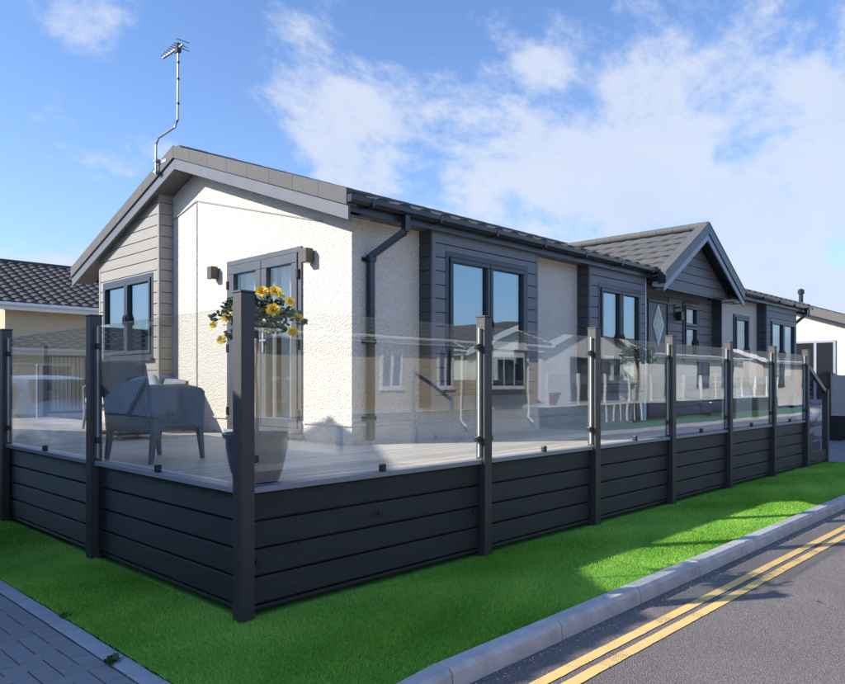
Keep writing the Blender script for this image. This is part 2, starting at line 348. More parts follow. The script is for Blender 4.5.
def pantiles(P0, U, V, L, S, mat, parent, name='roof_tiles', course=.34, wl=.30, amp=.020, segs=8, clip=None):
    P0 = Vector(P0); U = Vector(U).normalized(); V = Vector(V).normalized(); Nn = U.cross(V)
    if Nn.z < 0: Nn = -Nn
    nu = int(L / wl * segs); rows = [(0, -.01)]; k = int(math.ceil(S / course))
    for i in range(k):
        rows += [(i * course, .045), (min(S, (i + 1) * course), .018)]
    prof = [math.sin(2 * math.pi * (i / segs)) * amp + (amp * .8 if (i % segs) < segs * .4 else 0) for i in range(nu + 1)]
    vs = []
    for (v, o) in rows:
        for i in range(nu + 1): vs.append(P0 + U * (L * i / nu) + V * v + Nn * (o + prof[i]))
    w = nu + 1; fs = [(r * w + i, r * w + i + 1, (r + 1) * w + i + 1, (r + 1) * w + i) for r in range(len(rows) - 1) for i in range(nu)]
    me = bpy.data.meshes.new(name); off = off_of(parent); me.from_pydata([tuple(v - off) for v in vs], [], fs); me.materials.append(MATS[mat]); me.update()
    o = bpy.data.objects.new(name, me); COL.objects.link(o); o.parent = parent; OFF[o.name] = off; o['kind'] = 'stuff'
    return o

# ------------------------------------------------------------------ ground, road, kerb, lawn, drive
ZR = -0.09
def sheet(name, x0, x1, y0, y1, z, mat, parent=None):
    mb = MB(); mb.add([(x0, y0, z), (x1, y0, z), (x1, y1, z), (x0, y1, z)], [(0, 1, 2, 3)])
    return tag(mb.build(name, mat, parent), kind=None if parent else 'structure')
sheet('ground', -400, 600, -400, 600, -.30, 'far_ground')
MB().box(-60, 90, -6.3, -1.26, ZR - .15, ZR).build('road', 'asphalt')['kind'] = 'structure'
road = bpy.data.objects['road']
for yc in (-1.562, -1.672):
    # worn double yellow lines, edges slightly uneven
    n = 400; vs = []; x0, x1 = -.15, 70
    for i in range(n + 1):
        t = (i / n) ** 1.7; x = x0 + (x1 - x0) * t
        j = .0012 * math.sin(x * 23 + yc) + .0010 * math.sin(x * 61)
        k = yc - .045 * min(1, max(0, (x - 1) / 5))
        vs += [(x, k - .033 + j, ZR + .004), (x, k + .033 + j * .6, ZR + .004)]
    MB().add(vs, [(2 * i, 2 * i + 2, 2 * i + 3, 2 * i + 1) for i in range(n)]).build('yellow_line', 'yellow_paint', road)
# kerb: bevelled stones
def kerb_prof(top): return [(-1.205, ZR - .14), (-1.205, top - .004), (-1.212, top), (-1.295, top), (-1.318, top - .022), (-1.328, ZR - .14)]
def kerb_stone(mb, xa, xb, ta, tb):
    pa = kerb_prof(ta); pb = kerb_prof(tb); n = len(pa)
    vs = [(xa, y, z) for y, z in pa] + [(xb, y, z) for y, z in pb]
    mb.add(vs, [tuple(range(n)), tuple(range(2 * n - 1, n - 1, -1))] + [(i, (i + 1) % n, n + (i + 1) % n, n + i) for i in range(n)])
kerb = MB(); kerb.box(-40, 70, -1.315, -1.215, ZR - .145, ZR - .05); kerb = kerb.build('kerb', 'concrete'); kerb['kind'] = 'structure'
x = .30; L = .915
base = MB(); kerb_stone(base, .005, L - .005, .012, .012); me = base.mesh('kerb_stone', 'concrete')
for i in range(26): inst('kerb_stone', me, kerb, (x + i * L, random.uniform(-.002, .002), random.uniform(-.002, .002)))
far = MB(); kerb_stone(far, x + 26 * L, 70, .012, .012); far.build('kerb_run', 'concrete', kerb)
ramp = MB(); kerb_stone(ramp, x - L + .003, x - .003, ZR + .03, .012); ramp.build('kerb_stone', 'concrete', kerb)
low = MB(); kerb_stone(low, .003, L - .003, ZR + .03, ZR + .03); me = low.mesh('kerb_stone_dropped', 'concrete')
for i in range(8): inst('kerb_stone', me, kerb, (x - 2 * L - i * L, 0, 0))
# opposite kerb and verge
MB().box(-40, 70, -6.42, -6.295, ZR - .1, .0).build('kerb_opposite', 'concrete')['kind'] = 'structure'

# block-paved drive on the left, herringbone blocks with a header edging
drive = sheet('driveway', -4.6, -.62, -1.2, 14, -.036, 'joint_sand')
def block_mesh(name, lx, ly, mat, h=.06, bv=.005):
    mb = MB(); g = .0025; x0, x1, y0, y1 = g, lx - g, g, ly - g
    mb.add([(x0, y0, -h), (x1, y0, -h), (x1, y1, -h), (x0, y1, -h), (x0, y0, -bv), (x1, y0, -bv), (x1, y1, -bv), (x0, y1, -bv),
            (x0 + bv, y0 + bv, 0), (x1 - bv, y0 + bv, 0), (x1 - bv, y1 - bv, 0), (x0 + bv, y1 - bv, 0)],
           [(0, 1, 5, 4), (1, 2, 6, 5), (2, 3, 7, 6), (3, 0, 4, 7), (4, 5, 9, 8), (5, 6, 10, 9), (6, 7, 11, 10), (7, 4, 8, 11), (8, 9, 10, 11)])
    return mb.mesh(name, mat)
XE = -.635; A = .1
mh = block_mesh('paving_block_h', 2 * A, A, 'paving_block'); mv = block_mesh('paving_block_v', A, 2 * A, 'paving_block'); me_e = block_mesh('edging_block', A, 2 * A, 'edging_block')
cand = []; halves = []
for m in range(-60, 200):
    for n in range(-60, 60):
        bx, by = m + 2 * n, m - 2 * n
        for k, (ox, oy, w, h) in enumerate(((0, 0, 2, 1), (2, -1, 1, 2))):
            px0 = XE - A - .004 - 4.2 + (bx + ox) * A; py0 = -1.2 + (by + oy) * A
            if k == 0 and abs(px0 + A - (XE - A - .004)) < .01 and py0 > -1.2 and py0 < 6: halves.append((px0, py0))
            if px0 + w * A <= XE - A - .002 and px0 > -4.6 and py0 > -1.2 and py0 < 13:
                cand.append((math.hypot(px0 - CAM.x, py0 - CAM.y) + (0 if (px0 - CAM.x) * .3116 * 3 + 9 > 0 and (px0 > -2.2 + (py0 + 3.54) * .28 - .5) else 8), px0, py0, k))
cand.sort()
for c, px0, py0, k in cand[:270]: inst('paving_block', mh if k == 0 else mv, drive, (px0, py0, -.03 + random.uniform(-.0015, .0015)))
mhalf = block_mesh('paving_block_half', A, A, 'paving_block')
for px0, py0 in halves: inst('paving_block', mhalf, drive, (px0, py0, -.03 + random.uniform(-.0015, .0015)))
rest = MB()
for c, px0, py0, k in cand[270:4200]:
    w, h = ((2, 1), (1, 2))[k]
    rest.add([(px0 + .003, py0 + .003, -.031), (px0 + w * A - .003, py0 + .003, -.031), (px0 + w * A - .003, py0 + h * A - .003, -.031), (px0 + .003, py0 + h * A - .003, -.031)], [(0, 1, 2, 3)])
rest.build('paving_blocks_beyond', 'paving_block', drive)['kind'] = 'stuff'
edging = MB(); edging.box(XE - A + .004, XE - .004, -1.2, 14, -.1, -.034); edging = edging.build('edging', 'joint_sand'); edging['kind'] = 'structure'
for i in range(76): inst('edging_block', me_e, edging, (XE - A, -1.19 + i * .2, -.024 + random.uniform(-.002, .002)), (0, 0, random.uniform(-.008, .008)))
# lawn sheet + blades
sheet('lawn', XE + .002, 11.5, -1.203, 0.6, -.018, 'lawn_base')
sheet('lawn_side', XE + .002, .3, .6, 14, -.018, 'lawn_base')
sheet('lawn_opposite', 15.6, 70, -8.9, -6.42, -.02, 'lawn_far')
sheet('forecourt', -40, 15.598, -16, -6.42, -.024, 'stone_plinth')
sheet('lawn_verge', 16.2, 60, -1.203, 1.0, -.018, 'lawn_base')
def blades():
    pts = []
    def region(x0, x1, y0, y1, dens, wid, hgt):
        n = int((x1 - x0) * (y1 - y0) * dens)
        p = np.empty((n, 4)); p[:, 0] = np.random.uniform(x0, x1, n); p[:, 1] = np.random.uniform(y0, y1, n); p[:, 2] = wid; p[:, 3] = hgt; pts.append(p)
    region(XE - .008, 0.04, -1.205, 2.6, 42000, .0042, .0185); region(0.02, 2.5, -1.205, .03, 40000, .0042, .0185)
    region(2.5, 5, -1.205, .03, 26000, .0052, .0185); region(5, 8, -1.205, .03, 15000, .007, .0195); region(8, 11.5, -1.205, .03, 9000, .009, .0195)
    region(XE - .008, 0.04, 2.6, 7, 14000, .0065, .0185); region(16.2, 22, -1.2, 1.0, 1500, .02, .03)
    p = np.concatenate(pts); n = len(p)
    a = np.random.uniform(0, 2 * np.pi, n); lean = np.random.normal(0, .45, (n, 2)); 
    # pile lies in gentle brushed swirls
    lean[:, 0] += .45 * np.sin(p[:, 0] * 2.1 + p[:, 1] * 3.3); lean[:, 1] += .45 * np.cos(p[:, 1] * 2.7 - p[:, 0] * 1.3)
    h = p[:, 3] * np.random.uniform(.65, 1.15, n); w = p[:, 2] * np.random.uniform(.7, 1.3, n)
    dx, dy = np.cos(a) * w / 2, np.sin(a) * w / 2
    v = np.empty((n, 3, 3)); v[:, 0] = np.stack([p[:, 0] - dx, p[:, 1] - dy, np.full(n, -.02)], 1); v[:, 1] = np.stack([p[:, 0] + dx, p[:, 1] + dy, np.full(n, -.02)], 1)
    v[:, 2] = np.stack([p[:, 0] + lean[:, 0] * h, p[:, 1] + lean[:, 1] * h, -.02 + h], 1)
    me = bpy.data.meshes.new('grass'); me.vertices.add(n * 3); me.vertices.foreach_set('co', v.reshape(-1)); me.loops.add(n * 3); me.loops.foreach_set('vertex_index', np.arange(n * 3, dtype=np.int32))
    me.polygons.add(n); me.polygons.foreach_set('loop_start', np.arange(0, n * 3, 3, dtype=np.int32)); me.polygons.foreach_set('loop_total', np.full(n, 3, dtype=np.int32)); me.update(); me.validate()
    at = me.attributes.new('tone', 'FLOAT', 'POINT'); t = np.clip(np.random.normal(.42, .2, n) + .16 * np.sin(p[:, 0] * 5.1 + 2 * np.sin(p[:, 1] * 4)) * np.sin(p[:, 1] * 6.3), 0, 1); at.data.foreach_set('value', np.repeat(t, 3).astype(np.float32))
    me.materials.append(MATS['grass_blade'])
    o = bpy.data.objects.new('grass', me); COL.objects.link(o); tag(o, 'short bright green artificial turf around the deck', 'grass', kind='stuff')
blades()
# block-paved parking bay beyond the steps
MB().box(16.2, 19.7, 1.0, 9, -.2, -.022).build('parking_bay', 'paving_block')['kind'] = 'structure'
MB().box(11.5, 16.198, -1.203, 1.9, -.2, -.022).build('forecourt_paving', 'paving_block')['kind'] = 'structure'

# ------------------------------------------------------------------ main park home
ZD = .74                                    # deck level
YF, XW = 1.89, 2.42                          # front wall plane / end wall plane
YR = 4.93                                    # ridge
YB = 2 * YR - YF
XEND = 15.7
PITCH = .345
ZRIDGE, YEAVE = 4.24, 1.62
def roof_z(y): return ZRIDGE - PITCH * abs(y - YR)
home = thing('park_home', 'long cream rendered park home with grey cladding bays and pitched porch behind the glass deck', 'house', (XW, YF, 0))
# walls
mE = faceX(XW); mF = faceY(YF)
DOOR = (2.69, 4.18, ZD + .045, 2.79)
mb = MB(); wall_cells(mb, mE, YF, YB, .35, 3.0, [DOOR, (5.75, 7.3, 1.7, 2.78)], .12)
zt = roof_z(YF) - .10
mb.prism([(YF, 3.0), (YB, 3.0), (YB, zt), (YR, roof_z(YR) - .10), (YF, zt)], mE, -.12, 0)
mb.build('end_wall', 'cream_render', home)
mb = MB(); wall_cells(mb, mF, XW + .121, 8.25, .35, 3.06, [(3.62, 5.02, 1.3, 2.74), (6.79, 7.97, 1.3, 2.70)], .12)
mb.build('front_wall', 'cream_render', home); mb = MB(); wall_cells(mb, mF, 11.65, XEND, .35, 3.06, [(12.19, 12.99, 1.3, 2.66), (13.7, 15.25, 1.3, 2.66)], .12)
mb.box(11.65, 11.77, YF + .12, 2.3, .35, 3.06)
mb.build('front_wall', 'cream_render', home)
MB().box(XEND - .12, XEND - .002, YF + .121, YB - .121, .35, 3.06).build('far_wall', 'cream_render', home)
MB().box(XW + .121, XEND, YB - .12, YB, .35, 3.06).build('back_wall', 'cream_render', home)
MB().box(XW + .13, XEND - .13, 2.35, YB - .13, .70, .72).build('floor', 'interior', home)
MB().box(XW + 3.2, XW + 3.3, 2.4, YB - .14, .73, 3.0).build('partition', 'interior', home)
MB().box(XW + .13, XEND - .13, YF + .13, YB - .13, 3.062, 3.09).build('ceiling', 'interior', home)
# drip trim, skirt
MB().box(XW - .022, XW - .001, YF - .022, DOOR[0] - .02, .905, .93).box(XW - .022, XW - .001, DOOR[1] + .02, YB, .905, .93).box(XW - .001, 8.1, YF - .022, YF - .001, .905, .93).box(11.7, XEND, YF - .022, YF - .001, .905, .93).build('drip_trim', 'cream_render', home)
# panel joints of the render boards: ridge joint and eave-parallel joints
trim = MB(); trim.boxm(mE, YR - .012, YR + .012, 0.001, .008, .93, 3.66)
for (ya, za, yb, zb) in ((YR, 3.66, 2.35, 3.0), (YR, 3.66, 5.55, 3.58 - .07)):
    trim.beam((XW - .006, ya, za), (XW - .006, yb, zb), .012, .016)
trim.build('render_joint', 'stone_plinth', home)
# cladding bays
BH = .148
def cladding(parent, m, u0, u1, z0, z1, win=None, d0=0.0, d1=.02, top=None, name='board', mat='cladding', bev=.004, peak=None):
    """horizontal lapped boards, each its own piece; top(u) gives a sloped upper limit"""
    z = z0; 
    while z < z1 - .01:
        za, zb = z, min(z + BH, z1); segs = [(u0, u1, za, zb)]
        if win and zb > win[2] and za < win[3]:
            segs = [(u0, win[0], za, zb), (win[1], u1, za, zb)]
            if za < win[2] - .006: segs.append((win[0], win[1], za, win[2]))
            if zb > win[3] + .006: segs.append((win[0], win[1], win[3], zb))
        for (a, b, c, e) in segs:
            if b - a < .01: continue
            g = .009 if abs(e - zb) < 1e-6 else 0
            if top is None: pts = [(a, c), (b, c), (b, e - g), (a, e - g)]
            else:
                ta, tb = top(a), top(b)
                q = [(a, c), (b, c), (b, e - g), (a, e - g)] if peak is None else [(a, c), (peak, c), (b, c), (b, e - g), (peak, e - g), (a, e - g)]
                pts = clip_poly(q, top)
                if len(pts) < 3: continue
            mb = MB(); mb.prism(pts, m, d0, d1); o = mb.build(name, mat, parent, bevel=bev)
        z += BH
def clip_poly(pts, top):
    out = []
    for i in range(len(pts)):
        p, q = pts[i], pts[(i + 1) % len(pts)]; fp, fq = top(p[0]) - p[1], top(q[0]) - q[1]
        if fp >= 0: out.append(p)
        if fp * fq < 0:
            t = fp / (fp - fq); out.append((p[0] + (q[0] - p[0]) * t, p[1] + (q[1] - p[1]) * t))
    return out
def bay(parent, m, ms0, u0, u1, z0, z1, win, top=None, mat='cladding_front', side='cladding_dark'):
    P = .18
    core = MB(); us = sorted({u0, u1, win[0], win[1]})
    if top is None:
        wall_cells(core, lambda u, d, z: m(u, d + P, z), u0 + .01, u1 - .01, z0 + .01, z1, [win], P - .003)
    else:
        wall_cells(core, lambda u, d, z: m(u, d + P, z), u0 + .01, u1 - .01, z0 + .01, win[3], [win], P - .003)
        core.prism([(u0 + .01, win[3] + .0005), (u1 - .01, win[3] + .0005), (u1 - .01, top(u1 - .01) - .01), (u0 + .01, top(u0 + .01) - .01)], m, .003, P)
    root = core.build('cladding_bay', 'soffit_grey', parent)
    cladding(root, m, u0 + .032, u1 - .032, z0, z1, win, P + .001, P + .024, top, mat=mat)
    # boards on the visible return, corner posts
    zt0 = z1 if top is None else top(u0); zt1 = z1 if top is None else top(u1)
    z = z0
    while z < zt0 - .01:
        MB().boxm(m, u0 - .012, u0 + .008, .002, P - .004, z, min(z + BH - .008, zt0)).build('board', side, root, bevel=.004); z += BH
    c = MB(); c.boxm(m, u0 - .014, u0 + .030, P - .003, P + .026, z0, zt0); c.build('corner_trim', mat, root, bevel=.003)
    c = MB(); c.boxm(m, u1 - .030, u1 + .014, .003, P + .026, z0, zt1); c.build('corner_trim', mat, root, bevel=.003)
    return root
ZB0 = 1.06
two = [(0, .5, 0, 1), (.5, 1, 0, 1)]
mEb = faceX(XW); P = .18
bw = (5.72, 7.34, 1.67, 2.81)
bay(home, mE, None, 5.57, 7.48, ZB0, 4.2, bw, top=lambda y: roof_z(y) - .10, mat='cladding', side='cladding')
w = window(faceX(XW - P), home, *bw, two, curtain=True); drape(faceX(XW - P), w, bw[0] + .9, bw[1] - .1, bw[2] + .06, bw[3] - .06, d=-.22)
bw = (3.57, 5.07, 1.26, 2.76)
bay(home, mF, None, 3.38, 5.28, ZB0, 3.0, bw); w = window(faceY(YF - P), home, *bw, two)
drape(faceY(YF - P), w, bw[0] + .08, bw[0] + .38, bw[2] + .06, bw[3] - .06, d=-.22); drape(faceY(YF - P), w, bw[1] - .38, bw[1] - .08, bw[2] + .06, bw[3] - .06, d=-.22)
bw = (6.75, 8.01, 1.26, 2.73)
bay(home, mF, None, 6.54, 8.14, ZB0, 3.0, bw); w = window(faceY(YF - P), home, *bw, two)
bw = (13.67, 15.28, 1.26, 2.68)
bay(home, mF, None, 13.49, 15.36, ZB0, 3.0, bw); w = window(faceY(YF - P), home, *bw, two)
w = window(mF, home, 12.19, 12.99, 1.3, 2.68, [(0, 1, 0, 1)])
# french doors on the end wall
d0, d1, dz0, dz1 = DOOR
fd = MB(); frame(fd, mE, d0, d1, dz0, dz1, .06, -.09, .02); fd = fd.build('french_door', 'frame_grey', home, bevel=.004)
half = (d0 + d1) / 2
for (a, b) in ((d0 + .064, half - .004), (half + .004, d1 - .064)):
    mb = MB(); frame(mb, mE, a, b, dz0 + .064, dz1 - .064, .105, -.06, .034); leaf = mb.build('door_leaf', 'frame_grey', fd, bevel=.008)
    MB().boxm(mE, a + .1, b - .1, -.02, .0, dz0 + .164, dz1 - .164).build('pane', 'door_glass', fd)
for hz in (1.0, 1.75, 2.5):
    for hu in (d0 + .045, d1 - .045): MB().boxm(mE, hu - .016, hu + .016, .02, .05, hz - .05, hz + .05).build('hinge', 'metal_dark', fd, bevel=.004)
MB().boxm(mE, half - .075, half - .045, .034, .05, 1.68, 1.90).boxm(mE, half - .068, half - .052, .05, .075, 1.80, 1.82).boxm(mE, half - .16, half - .052, .068, .085, 1.80, 1.82).build('handle', 'metal_light', fd)
MB().boxm(mE, d0 - .03, d1 + .03, -.02, .05, dz0 - .04, dz0 - .002).build('threshold', 'rail_grey', fd, bevel=.004)
drape(mE, fd, d0 + .08, half - .03, dz0 + .05, dz1 - .08, d=-.2, wl=.13); drape(mE, fd, half + .02, d1 - .08, dz0 + .05, dz1 - .08, d=-.2, wl=.13)
# porch recess: wall, door, window
YP = 2.10; mP = faceY(YP)
PW = (10.36, 11.0, 1.75, 2.78); PD = (9.02, 9.78, ZD + .02, 2.74)
mb = MB(); wall_cells(mb, mP, 8.25, 11.65, .45, 3.0, [PW, PD], .1); mb.box(8.13, 8.25, YF + .0, YP + .1, .45, 3.0)
pw = mb.build('porch_wall', 'soffit_grey', home)
cladding(pw, mP, 8.25, 11.638, ZD + .02, 2.98, (8.98, 9.82, ZD + .02, 2.78), .001, .02) if False else None
def clad2(z0, z1):
    z = z0
    while z < z1 - .01:
        za, zb = z, min(z + BH, z1); cuts = [8.28, 11.636]
        segs = [(8.28, 11.636)]
        for W in (PW, PD):
            if zb > W[2] + .01 and za < W[3] - .01:
                ns = []
                for a, b in segs:
                    if W[0] > a and W[1] < b: ns += [(a, W[0] - .03), (W[1] + .03, b)]
                    else: ns.append((a, b))
                segs = ns
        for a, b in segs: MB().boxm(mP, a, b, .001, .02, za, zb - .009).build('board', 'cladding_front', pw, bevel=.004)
        z += BH
clad2(ZD + .02, 2.99)
MB().box(8.145, 8.205, YF - .19, YF - .13, .75, 2.98).build('corner_trim', 'white_plastic', pw, bevel=.004)
z = ZD + .02
while z < 2.95:                              # boards on the recess return by the cream wall
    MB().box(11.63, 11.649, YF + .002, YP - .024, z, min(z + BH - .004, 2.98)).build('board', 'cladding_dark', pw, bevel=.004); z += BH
pdoor = MB(); frame(pdoor, mP, PD[0], PD[1], PD[2], PD[3], .05, -.07, .03); pdoor = pdoor.build('front_door', 'anthracite', home, bevel=.004)
leaf = MB().boxm(mP, PD[0] + .054, PD[1] - .054, -.05, .012, PD[2] + .054, PD[3] - .054).build('door_leaf', 'frame_grey', pdoor, bevel=.004)
cu, cz = 9.40, 2.32
MB().prism([(cu - .2, cz), (cu, cz - .36), (cu + .2, cz), (cu, cz + .36)], mP, .0125, .022).build('diamond_frame', 'white_plastic', pdoor)
MB().prism([(cu - .155, cz), (cu, cz - .28), (cu + .155, cz), (cu, cz + .28)], mP, .0225, .027).build('pane', 'dark_glass', pdoor)
MB().boxm(mP, PD[0] + .08, PD[0] + .11, .012, .03, 1.65, 1.87).boxm(mP, PD[0] + .09, PD[0] + .2, .03, .05, 1.75, 1.775).build('handle', 'metal_light', pdoor)
window(mP, home, *PW, [(0, 1, .60, 1), (0, 1, 0, .60)], sill=True)
MB().boxm(mP, 11.72, 11.73, 0, 0, 0, 0) if False else None

# roof: slabs, tiles, verge caps, bargeboards, fascia, gutter
XV0, XV1 = 2.12, 15.98
def slope_slab(name, x0, x1, ya, yb, zf, th, mat, parent, dz=0.0):
    mb = MB(); pts = []
    for yy in (ya, yb): pts.append((yy, zf(yy) + dz))
    vs = [(x0, ya, zf(ya) + dz), (x1, ya, zf(ya) + dz), (x1, yb, zf(yb) + dz), (x0, yb, zf(yb) + dz)]
    mb.add(vs + [(a, b, c - th) for a, b, c in vs], [(0, 1, 2, 3), (7, 6, 5, 4), (0, 1, 5, 4), (1, 2, 6, 5), (2, 3, 7, 6), (3, 0, 4, 7)])
    return mb.build(name, mat, parent)
YE2 = 2 * YR - YEAVE
roof = slope_slab('roof', XV0 + .03, 8.40, YEAVE, YR, roof_z, .06, 'soffit_grey', home, -.03)
slope_slab('roof_slope', 8.401, 11.45, 1.80, YR, roof_z, .06, 'soffit_grey', roof, -.03)
slope_slab('roof_slope', 11.451, XV1 - .03, YEAVE, YR, roof_z, .06, 'soffit_grey', roof, -.03)
slope_slab('roof_slope', XV0 + .03, XV1 - .03, YR + .001, YE2, roof_z, .06, 'soffit_grey', roof, -.03)
sl = math.hypot(1, PITCH)
for (xa, xb, ys) in ((XV0 + .04, 8.40, YEAVE - .05), (8.40, 11.46, 1.80), (11.46, XV1 - .04, YEAVE - .05)):
    pantiles((xa, ys, roof_z(ys) - .03), (1, 0, 0), (0, 1, PITCH), xb - xa, (YR - ys) * sl, 'tile_dark', roof, amp=.013)
pantiles((XV1 - .04, YE2 + .05, roof_z(YE2 + .05) - .03), (-1, 0, 0), (0, -1, PITCH), XV1 - XV0 - .08, (YR - YEAVE + .05) * sl, 'tile_dark', roof)
rc = MB(); 
for i in range(34):
    a = XV0 + .04 + i * .406
    rc.tube([(a, YR, ZRIDGE + .0), (a + .40, YR, ZRIDGE + .004)], .075, 10)
rc.build('ridge_cap', 'tile_brown', roof, smooth=True)
for xv, s in ((XV0, -1), (XV1, 1)):
    for sg in (-1, 1):
        ye = YEAVE - .04 if sg < 0 else YE2 + .04
        # verge caps in short lengths: upper brown band
        n = 8
        for i in range(n):
            ya = ye + (YR - ye) * i / n; yb = ye + (YR - ye) * (i + 1) / n
            yb2 = yb - (yb - ya) * .003
            x0, x1 = (xv - .03, xv + .10) if s < 0 else (xv - .10, xv + .03)
            vs = []
            for yy, zz in ((ya, roof_z(ya)), (yb2, roof_z(yb2))):
                vs += [(x0, yy, zz - .10), (x1, yy, zz - .10), (x1, yy, zz + .055), (x0, yy, zz + .055)]
            MB().add(vs, [(0, 1, 2, 3), (7, 6, 5, 4), (0, 4, 5, 1), (1, 5, 6, 2), (2, 6, 7, 3), (3, 7, 4, 0)]).build('verge_cap', 'tile_brown', roof, bevel=.003)
        x0, x1 = (xv - .008, xv + .02) if s < 0 else (xv - .02, xv + .008)
        vs = []
        for yy in (ye, YR - sg * -.001):
            zz = roof_z(yy); vs += [(x0, yy, zz - .235), (x1, yy, zz - .235), (x1, yy, zz - .102), (x0, yy, zz - .102)]
        MB().add(vs, [(0, 1, 2, 3), (7, 6, 5, 4), (0, 4, 5, 1), (1, 5, 6, 2), (2, 6, 7, 3), (3, 7, 4, 0)]).build('bargeboard', 'barge_grey', roof)
        # soffit under the overhang
        x0, x1 = (xv + .022, XW - .002) if s < 0 else (XEND + .002, xv - .022)
        vs = []
        for yy in (ye + .03 * -sg, YR - sg * -.002):
            zz = roof_z(yy); vs += [(x0, yy, zz - .20), (x1, yy, zz - .20), (x1, yy, zz - .185), (x0, yy, zz - .185)]
        MB().add(vs, [(0, 1, 2, 3), (7, 6, 5, 4), (0, 4, 5, 1), (1, 5, 6, 2), (2, 6, 7, 3), (3, 7, 4, 0)]).build('soffit', 'soffit_grey', roof)
MB().box(XV0 + .022, 8.24, YEAVE + .023, YF - .001, 2.97, 2.985).build('eave_soffit', 'soffit_grey', roof); MB().box(11.66, XV1 - .022, YEAVE + .023, YF - .001, 2.97, 2.985).build('eave_soffit', 'soffit_grey', roof)
MB().box(XV0 + .021, 8.45, YEAVE, YEAVE + .022, 2.94, 3.075).build('fascia', 'anthracite', roof, bevel=.003)
MB().box(11.5, XV1 - .021, YEAVE, YEAVE + .022, 2.94, 3.075).build('fascia', 'anthracite', roof, bevel=.003)
MB().box(XV0 + .021, XV1 - .021, YE2 - .022, YE2, 2.94, 3.075).build('fascia', 'anthracite', roof)
def gutter(parent, xa, xb, y, z, s=-1):
    pr = [(0, .0), (.0, -.045), (.02, -.07), (.075, -.07), (.10, -.045), (.105, .0), (.098, .0), (.092, -.042), (.072, -.062), (.024, -.062), (.006, -.042), (.006, 0)]
    vs = [(xa, y + s * p[0], z + p[1]) for p in pr] + [(xb, y + s * p[0], z + p[1]) for p in pr]; n = len(pr)
    mb = MB().add(vs, [(i, (i + 1) % n, n + (i + 1) % n, n + i) for i in range(n)])
    for xx in (xa, xb): mb.box(xx - .004, xx + .004, y + min(0, s * .105), y + max(0, s * .105), z - .068, z)
    g = mb.build('gutter', 'gutter_black', parent)
    x = xa + .25
    while x < xb - .1:
        MB().box(x, x + .035, y + min(0, s * .11), y + max(0, s * .11), z - .082, z + .006).build('gutter_bracket', 'gutter_black', g, bevel=.008); x += .95
    return g
gutter(roof, XV0 - .02, 8.36, YEAVE - .002, 3.075); gutter(roof, 11.62, XV1 + .02, YEAVE - .002, 3.075)
def downpipe(x, parent):
    y0 = YEAVE - .06
    mb = MB(); s = .065
    mb.box(x + .22 - s / 2, x + .22 + s / 2, y0 - s / 2, y0 + s / 2, 2.84, 3.005)
    mb.beam((x + .22, y0, 2.85), (x, YF - .055, 2.60), s, s); mb.box(x - s / 2, x + s / 2, YF - .055 - s / 2, YF - .055 + s / 2, ZD + .02, 2.62)
    dp = mb.build('downpipe', 'gutter_black', parent, bevel=.006)
    for z in (2.57, 1.75, .98): MB().box(x - .075, x + .075, YF - .02, YF - .002, z - .02, z + .02).box(x - .041, x + .041, YF - .098, YF - .018, z - .025, z + .025).build('bracket', 'gutter_black', dp)
downpipe(2.62, home)
mb = MB(); s = .065
mb.box(15.6, 15.665, YEAVE - .1, YEAVE - .035, 2.86, 3.0); mb.beam((15.632, YEAVE - .067, 2.88), (15.55, YF - .05, 2.62), s, s); mb.box(15.515, 15.58, YF - .085, YF - .02, .75, 2.63); mb.build('downpipe', 'gutter_black', home, bevel=.006)

# porch gable
PX, PZ, PHW, PYF = 9.86, 3.97, 1.60, 1.42
PS = (PZ - 2.98) / PHW
def porch_z(x): return PZ - PS * abs(x - PX)
porch = MB(); yb = 4.5
for sg in (-1, 1):
    xe = PX + sg * PHW; vs = []
    for (xx, zz) in ((xe, porch_z(xe)), (PX, PZ)):
        vs += [(xx, PYF + .02, zz - .03), (xx, yb, zz - .03), (xx, yb, zz - .09), (xx, PYF + .02, zz - .09)]
    porch.add(vs, [(0, 1, 2, 3), (7, 6, 5, 4), (0, 4, 5, 1), (1, 5, 6, 2), (2, 6, 7, 3), (3, 7, 4, 0)])
porch = porch.build('porch_roof', 'gutter_black', home)
# individual tiles
TW, TL = .27, .245
def tile_mesh():
    n = 6; vs = []; 
    for j, (v, o) in enumerate(((0, .034), (TL + .03, .006))):
        for i in range(n + 1):
            u = TW * i / n; vs.append((u - .0, v, o + .007 * math.sin(math.pi * 2 * i / n)))
    for j, (v, o) in enumerate(((0, .012), (TL + .03, -.012))):
        for i in range(n + 1): vs.append((TW * i / n, v, o - .006 + .007 * math.sin(math.pi * 2 * i / n)))
    w = n + 1; fs = [(i, i + 1, w + i + 1, w + i) for i in range(n)] + [(2 * w + i, 3 * w + i, 3 * w + i + 1, 2 * w + i + 1) for i in range(n)]
    fs += [(i, 2 * w + i, 2 * w + i + 1, i + 1) for i in range(n)] + [(0, w, 3 * w, 2 * w), (n, 2 * w + n, 3 * w + n, w + n)]
    return MB().add(vs, fs).mesh('roof_tile', 'tile_brown', smooth=False)
tm = tile_mesh(); ang = math.atan(PS); slen = PHW * math.hypot(1, PS)
